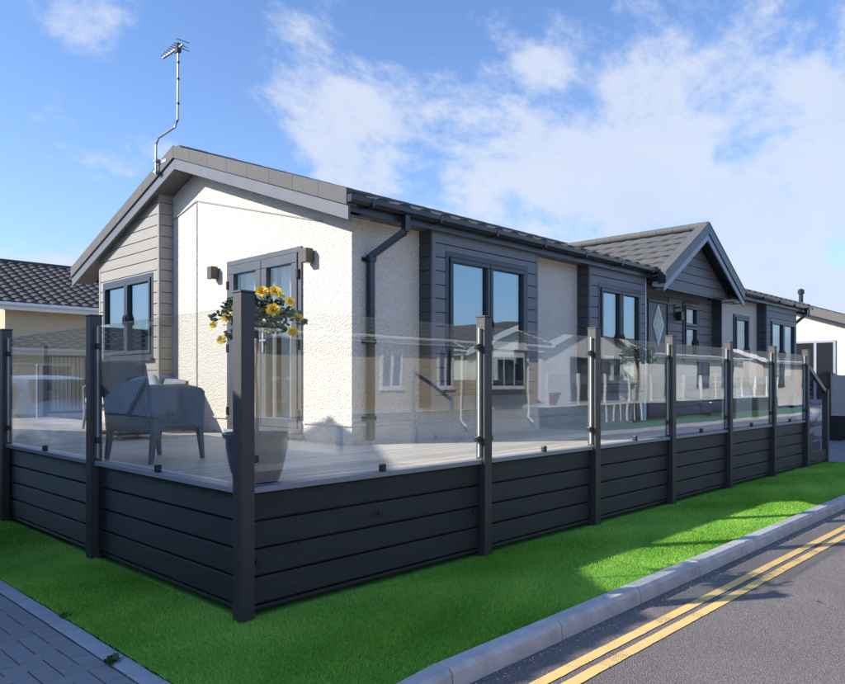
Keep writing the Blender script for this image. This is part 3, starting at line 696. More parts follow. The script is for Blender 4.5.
for sg in (-1, 1):
    rows = int(slen / TL)
    for r in range(rows):
        for c in range(12):
            s0 = r * TL - .04; y = PYF + .10 + c * TW - (TW * .5 if r % 2 else 0)
            if y < PYF + .06: y = PYF + .06
            xx = PX + sg * (PHW - s0 * math.cos(ang)); zz = porch_z(xx)
            if roof_z(y) > porch_z(PX + sg * (PHW - (s0 + TL) * math.cos(ang))) + .05 and y > YEAVE: continue
            Vv = Vector((-sg * math.cos(ang), 0, math.sin(ang))); Uv = Vector((0, 1, 0)); Nv = Uv.cross(Vv) if sg > 0 else Vv.cross(Uv)
            U2 = Uv; Nn = U2.cross(Vv)
            if Nn.z < 0: U2 = -Uv; Nn = U2.cross(Vv)
            pos = Vector((xx, y, zz)) + (Vector((0, TW, 0)) if U2.y < 0 else Vector((0, 0, 0))) + Nn * .004
            mt = Matrix((U2, Vv, Nn)).transposed().to_euler()
            inst('roof_tile', tm, porch, pos, mt)
nr = 10
for i in range(nr):
    a = PYF + .0 + i * .30
    MB().tube([(PX, a + .003, PZ + .012), (PX, a + .297, PZ + .016)], .065, 10).build('ridge_tile', 'tile_brown', porch, smooth=True)
for sg in (-1, 1):
    xe = PX + sg * (PHW + .02)
    for (nm, y0, y1, lo, hi, mat) in (('verge_cap', PYF - .02, PYF + .11, -.12, .05, 'anthracite'), ('bargeboard', PYF, PYF + .022, -.235, -.122, 'barge_light')):
        vs = []
        for xx in (xe, PX - sg * -.001):
            zz = porch_z(xx); vs += [(xx, y0, zz + lo), (xx, y1, zz + lo), (xx, y1, zz + hi), (xx, y0, zz + hi)]
        MB().add(vs, [(0, 1, 2, 3), (7, 6, 5, 4), (0, 4, 5, 1), (1, 5, 6, 2), (2, 6, 7, 3), (3, 7, 4, 0)]).build(nm, mat, porch)
    # brown top edge strip along the verge
    vs = []
    for xx in (xe, PX):
        zz = porch_z(xx); vs += [(xx, PYF - .024, zz + .052), (xx, PYF + .15, zz + .052), (xx, PYF + .15, zz + .068), (xx, PYF - .024, zz + .068)]
    MB().add(vs, [(0, 1, 2, 3), (7, 6, 5, 4), (0, 4, 5, 1), (1, 5, 6, 2), (2, 6, 7, 3), (3, 7, 4, 0)]).build('verge_trim', 'tile_brown', porch)
for sg in (-1, 1):
    xa, xb = sorted((PX + sg * (PHW - .40), PX + sg * PHW)); MB().box(xa, xb, PYF + .024, 1.66, 2.785, 2.80).build('boxed_eave', 'gutter_black', porch)
PG = 1.70; mG = faceY(PG)
gab = MB().prism([(PX - PHW + .18, 2.88), (PX + PHW - .18, 2.88), (PX + PHW - .18, porch_z(PX + PHW - .18) - .10), (PX, PZ - .10), (PX - PHW + .18, porch_z(PX - PHW + .18) - .10)], mG, -.06, 0).build('porch_gable', 'soffit_grey', home)
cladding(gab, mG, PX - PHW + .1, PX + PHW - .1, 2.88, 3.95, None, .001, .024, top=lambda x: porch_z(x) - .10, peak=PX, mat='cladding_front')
MB().box(PX - PHW + .08, PX + PHW - .08, PG - .03, PG + .02, 2.84, 2.879).build('trim', 'anthracite', gab)
MB().box(PX - PHW + .2, PX + PHW - .2, PG + .03, YP + .02, 2.99, 3.0).build('porch_ceiling', 'soffit_grey', gab)

# wall lights, aerial (mounted things)
def wall_light(name, label, m, u, z):
    p = m(u, 0, z); t = thing(name, label, 'light', (p[0], p[1], p[2]))
    MB().boxm(m, u - .035, u + .035, .001, .02, z - .05, z + .05).build('back_plate', 'bronze', t)
    MB().boxm(m, u - .05, u + .05, .02, .115, z - .075, z + .075).build('housing', 'bronze', t, bevel=.006)
    MB().boxm(m, u - .035, u + .035, .035, .10, z - .079, z - .0751).boxm(m, u - .035, u + .035, .035, .10, z + .0751, z + .079).build('lens', 'lamp_lens', t)
wall_light('wall_light', 'small square metal wall light beside the patio doors, on the rendered panel joint side', mE, 4.43, 2.68)
wall_light('wall_light', 'small square metal wall light between the patio doors and the house corner', mE, 2.53, 2.66)
t = thing('wall_light', 'black lantern on the porch wall beside the diamond-paned door', 'light', (10.03, YP, 2.6))
MB().boxm(mP, 9.99, 10.07, .02, .035, 2.48, 2.72).build('back_plate', 'metal_dark', t)
MB().boxm(mP, 9.98, 10.08, .05, .16, 2.42, 2.58).boxm(mP, 10.02, 10.04, .03, .12, 2.64, 2.66).build('lantern', 'metal_dark', t, bevel=.01)
ax = 2.055
aer = thing('television_aerial', 'tall crooked television aerial fixed to the gable apex', 'aerial', (ax, 5.3, 4.05))
MB().tube([(ax, 5.31, 4.00), (ax, 5.30, 4.38), (ax, 5.24, 4.45), (ax, 4.95, 4.47), (ax, 4.80, 4.48), (ax, 4.73, 4.55), (ax, 4.72, 5.46)], .014, 8).build('mast', 'galvanised', aer, smooth=True)
MB().box(ax - .02, ax + .10, 5.27, 5.35, 4.16, 4.19).box(ax - .02, ax + .10, 5.27, 5.35, 4.02, 4.05).box(ax + .03, ax + .055, 5.1, 5.35, 4.13, 4.17).build('bracket', 'galvanised', aer)
MB().beam((ax, 5.12, 5.43), (ax, 4.60, 5.43), .022, .022).build('boom', 'galvanised', aer)
for i in range(8):
    yy = 5.10 - i * .062; l = .045 + i * .007
    MB().tube([(ax - l, yy, 5.445), (ax + l, yy, 5.445)], .005, 6).build('element', 'galvanised', aer)
for dz in (-.05, .05): MB().tube([(ax - .09, 4.61, 5.43 + dz), (ax + .09, 4.61, 5.43 + dz)], .005, 6).build('reflector', 'galvanised', aer)
MB().box(ax - .025, ax + .025, 4.69, 4.76, 5.37, 5.48).build('clamp', 'metal_dark', aer)
for zz in (4.75, 5.05, 5.25): MB().lathe([(.018, -.012), (.018, .012)], (ax, 4.72, zz), 8).build('cable_tie', 'metal_dark', aer)

# ------------------------------------------------------------------ deck, skirt and glass balustrade
deck = thing('deck', 'grey composite boarded deck around the park home', 'deck', (1.2, 1.0, 0))
mb = MB(); mb.box(.1, 10.2, .1, 1.85, .60, .70); mb.box(.1, 2.35, 1.85, 9.95, .60, .70); mb.build('joist_frame', 'composite', deck)
y = .06; me_l = None
def board_mesh(l, w=.134):
    mb = MB(); mb.box(0, l, 0, w, -.024, 0); return mb.mesh('deck_board', 'deck_board')
ml = board_mesh(10.14); ms = board_mesh(2.30)
while y < 9.9:
    inst('deck_board', ml if y + .14 < YF - .03 else ms, deck, (.08, y, ZD - .015 + random.uniform(-.0008, .0008))); y += .144
fence = thing('glass_balustrade', 'grey composite skirt and posts with clear glass panels running beside the kerb', 'balustrade', (5, 0, 0))
fence_l = thing('glass_balustrade', 'dark composite skirt and posts with clear glass panels running beside the paved drive', 'balustrade', (0, 4.5, 0))
PWD = .09
POST_H = 1.85
def post(parent, x, y, h=POST_H, chan=None):
    p = MB().box(x, x + PWD, y, y + PWD, -.02, h).build('post', 'composite_post', parent, bevel=.004)
    MB().box(x - .004, x + PWD + .004, y - .004, y + PWD + .004, h + .0005, h + .014).build('cap', 'composite_post', p, bevel=.004)
    return p
BZ = [.012, .048, .212, .374, .536, .70]
def skirt(parent, m, u0, u1):
    for i, (a, b) in enumerate(zip(BZ, BZ[1:])):
        MB().boxm(m, u0, u1, -.085, -.058 - (.004 if i == 0 else 0), a + .004, b - .004).build('board', 'composite', parent, bevel=.009)
    MB().boxm(m, u0, u1, -.095, -.092, .0, .70).build('backing', 'metal_dark', parent)
    MB().boxm(m, u0, u1, -.11, -.030, .703, .738).build('rail', 'rail_grey', parent, bevel=.004)
def glass_bay(parent, m, u0, u1, mid=True, zt=1.775):
    mb = MB(); a, b = u0 + .012, u1 - .012; d0, d1 = -.050, -.040
    vs = [m(a, d0, .762), m(b, d0, .762), m(b, d0, zt), m(a, d0, zt), m(a, d1, .762), m(b, d1, .762), m(b, d1, zt), m(a, d1, zt)]
    mb.add(vs, [(0, 1, 2, 3), (4, 7, 6, 5)], 0); mb.add(vs, [(0, 4, 5, 1), (2, 6, 7, 3), (0, 3, 7, 4), (1, 5, 6, 2)], 1)
    g = mb.build('glass_panel', ['balustrade_glass', 'glass_edge'], parent)
    for uu, s in ((u0, 1), (u1, -1)):
        for z in (.90, 1.62):
            c = MB().boxm(m, min(uu, uu + s * .045), max(uu, uu + s * .045), -.066, -.024, z - .022, z + .022); c.build('clamp', 'metal_dark', g, bevel=.006)
            
    if mid:
        uu = (u0 + u1) / 2; MB().boxm(m, uu - .02, uu + .02, -.064, -.026, .739, .79).build('clamp', 'metal_dark', g, bevel=.006)
FX = [0, 2.165, 3.82, 5.45, 7.10, 8.74, 10.28]
mFr = faceY(0.0); mLf = faceX(0.0)
for i, x in enumerate(FX):
    post(fence, x, 0, chan=True)
    if i: MB().box(x - .012, x - .001, .028, .062, .76, 1.76).build('glass_channel', 'channel_grey', fence)
for a, b in zip(FX, FX[1:]): skirt(fence, mFr, a + PWD, b); glass_bay(fence, mFr, a + PWD, b - .012)
LY = [2.12, 4.27, 6.42, 8.57, 10.0]
for y in LY: post(fence_l, 0, y)
for y in LY: MB().box(.028, .062, y - .012, y - .001, .76, 1.76).build('glass_channel', 'channel_grey', fence_l)
ys = [0] + LY
for a, b in zip(ys, ys[1:]): skirt(fence_l, mLf, a + PWD, b); glass_bay(fence_l, mLf, a + PWD, b - .012)
for (u, z) in ((1.1, .455), (.14, .30), (2.10, .34)): MB().lathe([(.012, 0), (.012, .012), (.004, .016)], (u, .046, z), 10, 'y').build('deck_light', 'metal_dark', fence)
# steps at the far end
steps = thing('deck_steps', 'short flight of dark steps with sloping handrail at the far end of the deck', 'steps', (10.9, .5, 0))
for i in range(3):
    x0 = 10.38 + i * .33; z = ZD - .19 * (i + 1)
    MB().box(x0, x0 + .34, .1, 1.2, z - .03, z).build('tread', 'deck_board', steps, bevel=.004); MB().box(x0 + .02, x0 + .04, .1, 1.2, max(-.02, z - .19), z - .031).build('riser', 'composite', steps)
for i, (a, b) in enumerate(zip(BZ, BZ[1:])):
    e = 11.36 - .46 * max(0, i - 1) * .75
    if e > 10.5: MB().box(10.38, e, .02, .045, a + .004, b - .004).build('board', 'composite', steps, bevel=.006)
MB().box(11.36, 11.45, 0, .09, -.02, 1.21).build('post', 'composite_post', steps, bevel=.004); MB().box(11.36, 11.45, 1.15, 1.24, -.02, 1.21).build('post', 'composite_post', steps, bevel=.004)
MB().beam((10.37, .045, 1.62), (11.37, .045, 1.18), .05, .08).build('handrail', 'anthracite', steps, bevel=.006)
MB().beam((10.37, 1.195, 1.62), (11.37, 1.195, 1.18), .05, .08).build('handrail', 'anthracite', steps, bevel=.006)
MB().box(10.28, 10.37, 1.15, 1.24, .6, 1.85).build('post', 'composite_post', steps, bevel=.004)
# gate at the back end of the deck
gate = thing('deck_gate', 'grey metal gate of upright bars closing the back of the deck', 'gate', (2.5, 9.95, ZD))
mGt = faceY(9.95); frame(mb := MB(), mGt, 2.30, 2.98, ZD + .05, 1.83, .04, -.02, .02); mb.build('gate_frame', 'anthracite', gate)
for i in range(9): MB().boxm(mGt, 2.36 + i * .068, 2.376 + i * .068, -.008, .008, ZD + .09, 1.79).build('bar', 'barge_grey', gate)
MB().boxm(mGt, 2.24, 2.30, -.03, .03, ZD, 1.98).build('gate_post', 'anthracite', gate); MB().boxm(mGt, 2.31, 2.36, .02, .06, 1.2, 1.32).build('latch', 'metal_dark', gate)
back = thing('glass_screen', 'low glass screen with slim pale posts at the back edge of the deck', 'screen', (1.2, 9.97, ZD))
for x in (.14, 1.55, 2.14): MB().box(x, x + .06, 9.94, 10.0, ZD - .02, 1.66).build('post', 'rail_grey', back)
for a, b in ((.2, 1.55), (1.61, 2.14)):
    MB().box(a + .02, b - .02, 9.965, 9.975, ZD + .05, 1.62).build('glass_panel', 'balustrade_glass', back)

# ------------------------------------------------------------------ things on the deck
def armchair(name, label, loc, rz, W=.60, D=.56, cush='cushion_grey', seats=1, H=.76, AH=.575):
    t = thing(name, label, 'chair' if seats == 1 else 'sofa', loc, local=True, rz=rz)
    # local: faces +X, width along Y
    h = W / 2
    for s in (-1, 1):
        mS = (lambda sy: (lambda u, d, z: (u, sy * (h - .055 + d), z)))(s)
        MB().prism([(-D / 2, .235), (-D / 4, .27), (D / 4, .27), (D / 2, .235), (D / 2 + .01, AH - .03), (D / 2 - .03, AH), (-D / 2 + .02, AH + .02), (-D / 2 - .03, AH + .02)], mS, 0, .055).build('side_panel', 'rattan', t, bevel=.014)
    n = 10; vs = []; fs = []
    for i in range(n + 1):
        yy = -h + .03 + (W - .06) * i / n; bow = -.03 * math.cos(math.pi * (i / n - .5)); zt = H - .03 * abs(2 * i / n - 1) ** 3
        for (x, z) in ((-D / 2 + .0 + bow, .235), (-D / 2 - .09 + bow, zt), (-D / 2 - .04 + bow, zt + .005), (-D / 2 + .06 + bow, .235)): vs.append((x, yy, z))
    for i in range(n):
        for k in range(4): fs.append((i * 4 + k, i * 4 + (k + 1) % 4, (i + 1) * 4 + (k + 1) % 4, (i + 1) * 4 + k))
    fs += [(0, 1, 2, 3), tuple(n * 4 + k for k in (3, 2, 1, 0))]
    MB().add(vs, fs).build('backrest', 'rattan', t, bevel=.012)
    MB().box(-D / 2 + .055, D / 2 - .01, -h + .057, h - .057, .26, .33).build('seat', 'rattan', t, bevel=.012)
    w = (W - .12) / seats
    for k in range(seats):
        MB().box(-D / 2 + .06, D / 2, -h + .06 + k * w + .004, -h + .06 + (k + 1) * w - .004, .331, .42).build('seat_cushion', cush, t, bevel=.03, seg=3)
    for sx in (-1, 1):
        for sy in (-1, 1):
            a = Vector((sx * (D / 2 - .03), sy * (h - .03), .265)); b = Vector((sx * (D / 2 + .005), sy * (h - .03), .0)); mb = MB()
            vs = [(a.x - .022, a.y - .022, a.z), (a.x + .022, a.y - .022, a.z), (a.x + .022, a.y + .022, a.z), (a.x - .022, a.y + .022, a.z), (b.x - .013, b.y - .013, 0), (b.x + .013, b.y - .013, 0), (b.x + .013, b.y + .013, 0), (b.x - .013, b.y + .013, 0)]
            mb.add(vs, [(0, 1, 2, 3), (7, 6, 5, 4), (0, 4, 5, 1), (1, 5, 6, 2), (2, 6, 7, 3), (3, 7, 4, 0)]).build('leg', 'rattan', t)
    return t
armchair('armchair', 'grey woven rattan armchair standing on the deck behind the side glass', (.46, 2.00, ZD - .014), R(14), W=.57, D=.5, H=.78)
armchair('sofa', 'grey woven rattan sofa standing against the rendered end wall', (1.88, 5.62, ZD - .014), R(180), W=1.5, D=.66, cush='sofa_fabric', seats=2, H=.66, AH=.58)
c = MB().box(-.06, .06, -.16, .16, -.15, .15).build('cushion', 'sofa_fabric', None, bevel=.06, seg=4); tag(c, 'pale square cushion leaning at the back of the rattan sofa', 'cushion'); c.location = (2.0, 5.75, ZD + .57); c.rotation_euler = (0, R(14), R(4))
c = MB().box(-.05, .05, -.13, .13, -.13, .13).build('cushion', 'cushion_grey', None, bevel=.06, seg=4); tag(c, 'grey cushion turned on its corner on the rattan sofa', 'cushion'); c.location = (1.95, 5.2, ZD + .54); c.rotation_euler = (R(40), R(14), 0)
tb = thing('coffee_table', 'low grey table with a dark top standing between the armchair and the sofa', 'table', (1.28, 4.35, ZD - .014), local=True)
MB().box(-.24, .24, -.3, .3, .05, .08).build('shelf', 'metal_dark', tb); 
for sx in (-1, 1):
    for sy in (-1, 1): MB().box(sx * .22 - .018, sx * .22 + .018, sy * .28 - .018, sy * .28 + .018, 0, .34).build('leg', 'rattan', tb)
MB().box(-.26, .26, -.32, .32, .34, .37).build('table_top', 'cushion_grey', tb, bevel=.006)

pc = Vector((.31, .32, ZD - .014))
pot = thing('flower_pot', 'glazed blue round flower pot behind the corner glass', 'pot', tuple(pc), local=True)
MB().lathe([(.120, 0), (.135, .008), (.160, .07), (.178, .15), (.188, .22), (.190, .272), (.206, .276), (.211, .30), (.204, .305), (.19, .302), (.183, .25), (.15, .24)], (0, 0, 0), 36).build('pot_body', 'glaze_blue', pot, smooth=True)
MB().lathe([(.182, .245), (.10, .262), (.01, .266)], (0, 0, 0), 24).build('soil', 'soil', pot, smooth=True)
rose = thing('rose_tree', 'standard rose with yellow blooms and dark leaves growing from the blue pot', 'plant', tuple(pc + Vector((0, 0, .26))), local=True)
MB().tube([(0, 0, -.02), (.008, .004, .2), (-.006, .01, .42), (.004, 0, .62), (0, .0, .76)], [.013, .012, .012, .011, .009], 8).build('trunk', 'bark', rose, smooth=True)
rng = random.Random(3)
HC = Vector((0, 0, .755))
br = MB(); tips = []
for i in range(38):
    a = rng.uniform(0, 2 * math.pi); el = rng.uniform(-.75, 1.25); r = rng.uniform(.15, .255)
    tip = HC + Vector((math.cos(a) * math.cos(el) * r * 1.12, math.sin(a) * math.cos(el) * r * 1.12, math.sin(el) * r * .62)); mid = HC * 0.4 + tip * .6 + Vector((0, 0, .03)); tips.append(tip)
    br.tube([HC + Vector((0, 0, -.05)), mid, tip], [.005, .0035, .002], 5)
br.build('branches', 'bark', rose)
lf = MB()
def leaf(mb, p, d, size, rng):
    d = d.normalized(); up = Vector((rng.uniform(-1, 1), rng.uniform(-1, 1), rng.uniform(.2, 1))); a = d.cross(up).normalized(); n = a.cross(d).normalized()
    P = [p, p + d * size * .35 + a * size * .30 + n * size * .06, p + d * size * .75 + a * size * .24 + n * size * .04, p + d * size - n * size * .1, p + d * size * .75 - a * size * .24 + n * size * .04, p + d * size * .35 - a * size * .30 + n * size * .06, p + d * size * .5 - n * size * .03]
    mb.add(P, [(0, 1, 6), (1, 2, 6), (2, 3, 6), (3, 4, 6), (4, 5, 6), (5, 0, 6)])
for t in tips:
    for k in range(26):
        f = rng.uniform(.25, 1.05); p = HC + (t - HC) * f + Vector((rng.gauss(0, .025), rng.gauss(0, .025), rng.gauss(0, .02)))
        leaf(lf, p, Vector((rng.uniform(-1, 1), rng.uniform(-1, 1), rng.uniform(-.7, .7))) + (t - HC).normalized() * .6, rng.uniform(.028, .05), rng)
lf.build('foliage', 'leaf', rose)
def rose_bloom(seed):
    r = random.Random(seed); mb = MB()
    for ring, (cnt, rad, tilt, sz) in enumerate(((4, .006, 1.35, .030), (5, .012, 1.05, .036), (6, .018, .7, .040), (7, .022, .3, .042))):
        for k in range(cnt):
            a = 2 * math.pi * (k + .5 * (ring % 2)) / cnt + r.uniform(-.2, .2); o = Vector((math.cos(a), math.sin(a), 0)); s = Vector((-math.sin(a), math.cos(a), 0))
            d = o * math.cos(tilt) + Vector((0, 0, 1)) * math.sin(tilt); b = o * rad; n = d.cross(s)
            P = [b - s * sz * .3, b + s * sz * .3, b + d * sz * .6 + s * sz * .62 , b + d * sz * .6 - s * sz * .62, b + d * sz * 1.05 + s * sz * .35 + o * sz * .18, b + d * sz * 1.05 - s * sz * .35 + o * sz * .18]
            mb.add(P, [(0, 1, 2, 3), (3, 2, 4, 5)], 1 if ring < 2 else 0)
    return mb.mesh('rose_bloom', ['petal_yellow', 'petal_deep'])
bl = [rose_bloom(s) for s in (1, 2)]
def unp(px, py, dep):                       # point seen at photo pixel, at given depth in metres
    a = R(44); F = Vector((math.cos(a), math.sin(a), 0)); Rr = Vector((math.sin(a), -math.cos(a), 0))
    return CAM + F * dep + Rr * ((px - 422.5) / 720 * dep) + Vector((0, 0, (382 - py) / 720 * dep))
for i, (px, py, dd) in enumerate(((262, 292, 4.35), (275, 292, 4.4), (273, 310, 4.22), (290, 302, 4.35), (293, 332, 4.3), (298, 318, 4.45), (231, 305, 4.5), (228, 317, 4.4), (222, 340, 4.4), (214, 325, 4.55), (281, 296, 4.6), (250, 296, 4.65), (268, 330, 4.7))):
    p = unp(px, py, dd) - rose.location; d = (p - HC).normalized(); d = (d * .4 + Vector((-.45, -.6, .45))).normalized(); q = d.to_track_quat('Z', 'Y').to_euler()
    o = inst('bloom', bl[i % 2], rose, p, q, [.60 if i in (2, 7, 0, 1) else .46] * 3)

# ------------------------------------------------------------------ generic homes round about
def simple_home(name, label, x0, x1, y0, y1, zb, ze, rise, axis, wmat, tmat, wins, oh=.28, trim='white_plastic', plinth=None, zp=.5, tiles=True, tile=(.34, .30, .02)):
    t = thing(name, label, 'house', ((x0 + x1) / 2, (y0 + y1) / 2, zb))
    mb = MB()
    if axis == 'x':
        mid = (y0 + y1) / 2; mb.prism([(y0, zb), (y1, zb), (y1, ze), (mid, ze + rise), (y0, ze)], faceX(x0, 1), 0, x1 - x0)
    else:
        mid = (x0 + x1) / 2; mb.prism([(x0, zb), (x1, zb), (x1, ze), (mid, ze + rise), (x0, ze)], faceY(y0, 1), 0, y1 - y0)
    mb.build('wall', wmat, t)
    if plinth: MB().box(x0 - .02, x1 + .02, y0 - .02, y1 + .02, zb, zp).build('plinth', plinth, t)
    h0, h1 = (y0, y1) if axis == 'x' else (x0, x1); l0, l1 = (x0 - oh, x1 + oh) if axis == 'x' else (y0 - oh, y1 + oh)
    mid = (h0 + h1) / 2; pt = rise / (mid - h0); th = .12
    def W(l, h, z): return (l, h, z) if axis == 'x' else (h, l, z)
    for sg, e in ((-1, h0 - oh), (1, h1 + oh)):
        zt = lambda h: ze + rise + th - pt * abs(h - mid)
        vs = [W(l, h, zt(h) - k) for k in (0, th - .01) for (l, h) in ((l0, e), (l1, e), (l1, mid), (l0, mid))]
        sl = MB().add(vs, [(0, 1, 2, 3), (7, 6, 5, 4), (0, 1, 5, 4), (1, 2, 6, 5), (2, 3, 7, 6), (3, 0, 4, 7)]).build('roof_slope', 'soffit_grey', t)
        if tiles: pantiles(Vector(W(l0, e + .04 * sg, zt(e + .04 * sg))), Vector(W(1, 0, 0)), Vector(W(0, -sg, pt)), l1 - l0, (abs(mid - e) + .04) * math.hypot(1, pt), tmat, t, course=tile[0], wl=tile[1], amp=tile[2])
        a = W(l0 - .0, e - .0, zt(e) - .17); b = W(l1, e + sg * .03, zt(e) - .0)
        MB().box(min(a[0], b[0]), max(a[0], b[0]), min(a[1], b[1]), max(a[1], b[1]), a[2], b[2]).build('fascia', trim, t)
        a = W(l0, e + sg * .032, zt(e) - .08); b = W(l1, e + sg * .12, zt(e) - .01)
        MB().box(min(a[0], b[0]), max(a[0], b[0]), min(a[1], b[1]), max(a[1], b[1]), a[2], b[2]).build('gutter', trim, t, bevel=.02)
        for l in (l0, l1):
            s2 = -1 if l == l0 else 1
            vs = [W(ll, h, zt(h) + k) for k in (.06, -.17) for (ll, h) in ((l, e), (l + s2 * .025, e), (l + s2 * .025, mid), (l, mid))]
            MB().add(vs, [(0, 1, 2, 3), (7, 6, 5, 4), (0, 1, 5, 4), (1, 2, 6, 5), (2, 3, 7, 6), (3, 0, 4, 7)]).build('bargeboard', trim, t)
    zz = ze + rise + th
    MB().tube([W(l0, mid, zz + .01), W(l1, mid, zz + .01)], .085, 10).build('ridge_cap', tmat, t, smooth=True)
    fm = {'-y': faceY(y0, -1), '+y': faceY(y1, 1), '-x': faceX(x0, -1), '+x': faceX(x1, 1)}
    for (f, u0, u1, z0, z1, n, mat) in wins:
        m = fm[f]; wr = MB(); frame(wr, m, u0, u1, z0, z1, .06, .001, .04)
        for k in range(1, n): uu = u0 + (u1 - u0) * k / n; wr.boxm(m, uu - .035, uu + .035, .002, .036, z0 + .06, z1 - .06)
        wr = wr.build('window', mat, t)
        for k in range(n): a = u0 + .06 + (u1 - u0 - .12) * k / n; b = u0 + .06 + (u1 - u0 - .12) * (k + 1) / n; MB().boxm(m, a + .002, b - .002, .004, .018, z0 + .062, z1 - .062).build('pane', 'dark_glass', wr)
        MB().boxm(m, u0 - .04, u1 + .04, .0, .07, z0 - .05, z0 - .002).build('sill', mat, wr)
    return t
# rear neighbour (left background)
simple_home('bungalow', 'ochre rendered bungalow with dark pantile roof behind the deck gate', 2.85, 13, 14.2, 20.2, -.2, 3.1, 1.22, 'x', 'ochre_render', 'tile_dark', [('-y', 9, 10.5, 1.2, 2.4, 2, 'white_plastic')], oh=.3, tile=(.26, .24, .014))
simple_home('bungalow', 'ochre bungalow at the top of the paved drive mirrored in the side glass', -16, -1.2, 15.0, 20, -.2, 2.1, .62, 'x', 'ochre_render', 'tile_dark', [('-y', -4.5, -3, .8, 1.8, 2, 'white_plastic'), ('-y', -9, -7.5, .8, 1.8, 2, 'white_plastic')], oh=.3)
sheet('yard', -30, 30, 10.1, 40, -.03, 'far_ground')
# home next along the road (right background)
nx = simple_home('park_home', 'cream park home with its gable end turned to the parking bay', 20.0, 32, .75, 7.0, -.2, 2.62, 1.08, 'x', 'cream_render', 'tile_brown', [('-x', 2.05, 3.6, .8, 2.5, 3, 'barge_light')], trim='soffit_grey', oh=.3)
MB().tube([(20.9, 3.2, 3.6), (20.9, 3.2, 4.0)], .06, 10).lathe([(.09, 3.95), (.09, 4.06), (.03, 4.1)], (20.9, 3.2, 0), 10).build('flue', 'metal_dark', nx)
nd = thing('deck_fence', 'dark skirted fence with pale frosted panels beyond the parking bay', 'fence', (16.6, .2, 0))
for i in range(4):
    a = 1.30 - i * .8
    MB().box(16.58, 16.66, a, a + .08, -.05, 1.56).build('post', 'composite_post', nd)
    if i: MB().box(16.60, 16.63, a + .08, a + .8, -.05, .56).build('skirt', 'composite', nd); MB().box(16.61, 16.62, a + .09, a + .79, .58, 1.50).build('panel', 'frosted', nd)
# neighbour across the drive: it throws the shadow over the near lawn, seen only in reflections
NX1, NE, NRy = -2.83, 1.73, 5.75
nb = simple_home('park_home', 'grey clad park home across the paved drive mirrored in the side glass', -15, NX1 - .30, NE + .28, 2 * NRy - NE - .28, -.1, 3.05 - .12 + .097 - .02, .345 * (NRy - NE - .28), 'x', 'cladding', 'tile_dark', [('+x', 3.2, 4.6, 1.1, 2.5, 2, 'anthracite'), ('+x', 7, 8.2, 1.1, 2.4, 2, 'anthracite'), ('-y', -6, -4.5, 1.2, 2.6, 2, 'anthracite'), ('-y', -10, -8.5, 1.2, 2.6, 2, 'anthracite')], oh=.28, trim='anthracite')
# across the road
b1 = simple_home('bungalow', 'beige bungalow with white windows mirrored in the roadside glass', 5.6, 15.2, -14.5, -8.5, -.1, 2.38, 1.15, 'x', 'ochre_render', 'tile_brown',
                 [('+y', 8.97, 9.67, 1.2, 2.2, 2, 'white_plastic'), ('+y', 10.89, 11.45, 1.2, 2.2, 2, 'white_plastic')], plinth='stone_plinth', zp=.62)
mO = faceY(-8.5, 1)
MB().boxm(mO, 5.6, 15.2, .001, .035, .622, .74).build('band', 'cream_render', b1)
bb = MB().prism([(12.45, 1.15), (13.95, 1.15), (13.95, 2.2), (12.45, 2.2)], mO, 0, .45); bb = bb.build('bay_window', 'white_plastic', b1)
for (u0, u1) in ((12.52, 12.97), (13.02, 13.40), (13.45, 13.88)): MB().boxm(mO, u0, u1, .452, .46, 1.25, 2.0).build('pane', 'dark_glass', bb)
MB().prism([(12.35, 2.2), (14.05, 2.2), (13.9, 2.4), (12.5, 2.4)], mO, 0, .52).build('canopy', 'white_plastic', bb); MB().prism([(12.45, 1.15), (13.95, 1.15), (13.8, .98), (12.6, .98)], mO, 0, .4).build('apron', 'tile_dark', bb)
MB().tube([(14.6, -8.42, 2.35), (14.6, -8.42, .35), (14.68, -8.33, .22)], .035, 8).build('downpipe', 'white_plastic', b1); MB().tube([(11.7, -8.42, 2.35), (11.7, -8.42, .35), (11.78, -8.33, .22)], .035, 8).build('downpipe', 'white_plastic', b1)
st = thing('entrance_steps', 'railed entrance steps of the beige bungalow mirrored in the roadside glass', 'steps', (8, -7.0, 0))
for (x, h) in ((6.4, 1.6), (8.4, 1.6), (9.6, 1.05)): MB().box(x, x + .06, -6.93, -6.87, -.05, h).build('post', 'rail_grey', st)
MB().beam((8.43, -6.9, 1.55), (9.63, -6.9, .95), .05, .06).build('handrail', 'anthracite', st); MB().box(6.4, 8.42, -8.46, -6.96, -.05, .52).build('landing', 'concrete', st)
for i in range(3): MB().box(8.425 + i * .33, 8.75 + i * .33, -8.2, -6.96, -.05, .38 - i * .15).build('step', 'stone_plinth', st)
h2 = simple_home('park_home', 'white gabled park home with railed deck mirrored in the roadside glass', 18.4, 24.8, -18, -10.6, -.1, 2.5, 1.1, 'y', 'white_render', 'tile_brown',
                 [('+y', 20.2, 21.4, .7, 2.25, 2, 'anthracite'), ('+y', 22.1, 23.7, .7, 2.25, 2, 'anthracite')], trim='white_plastic')
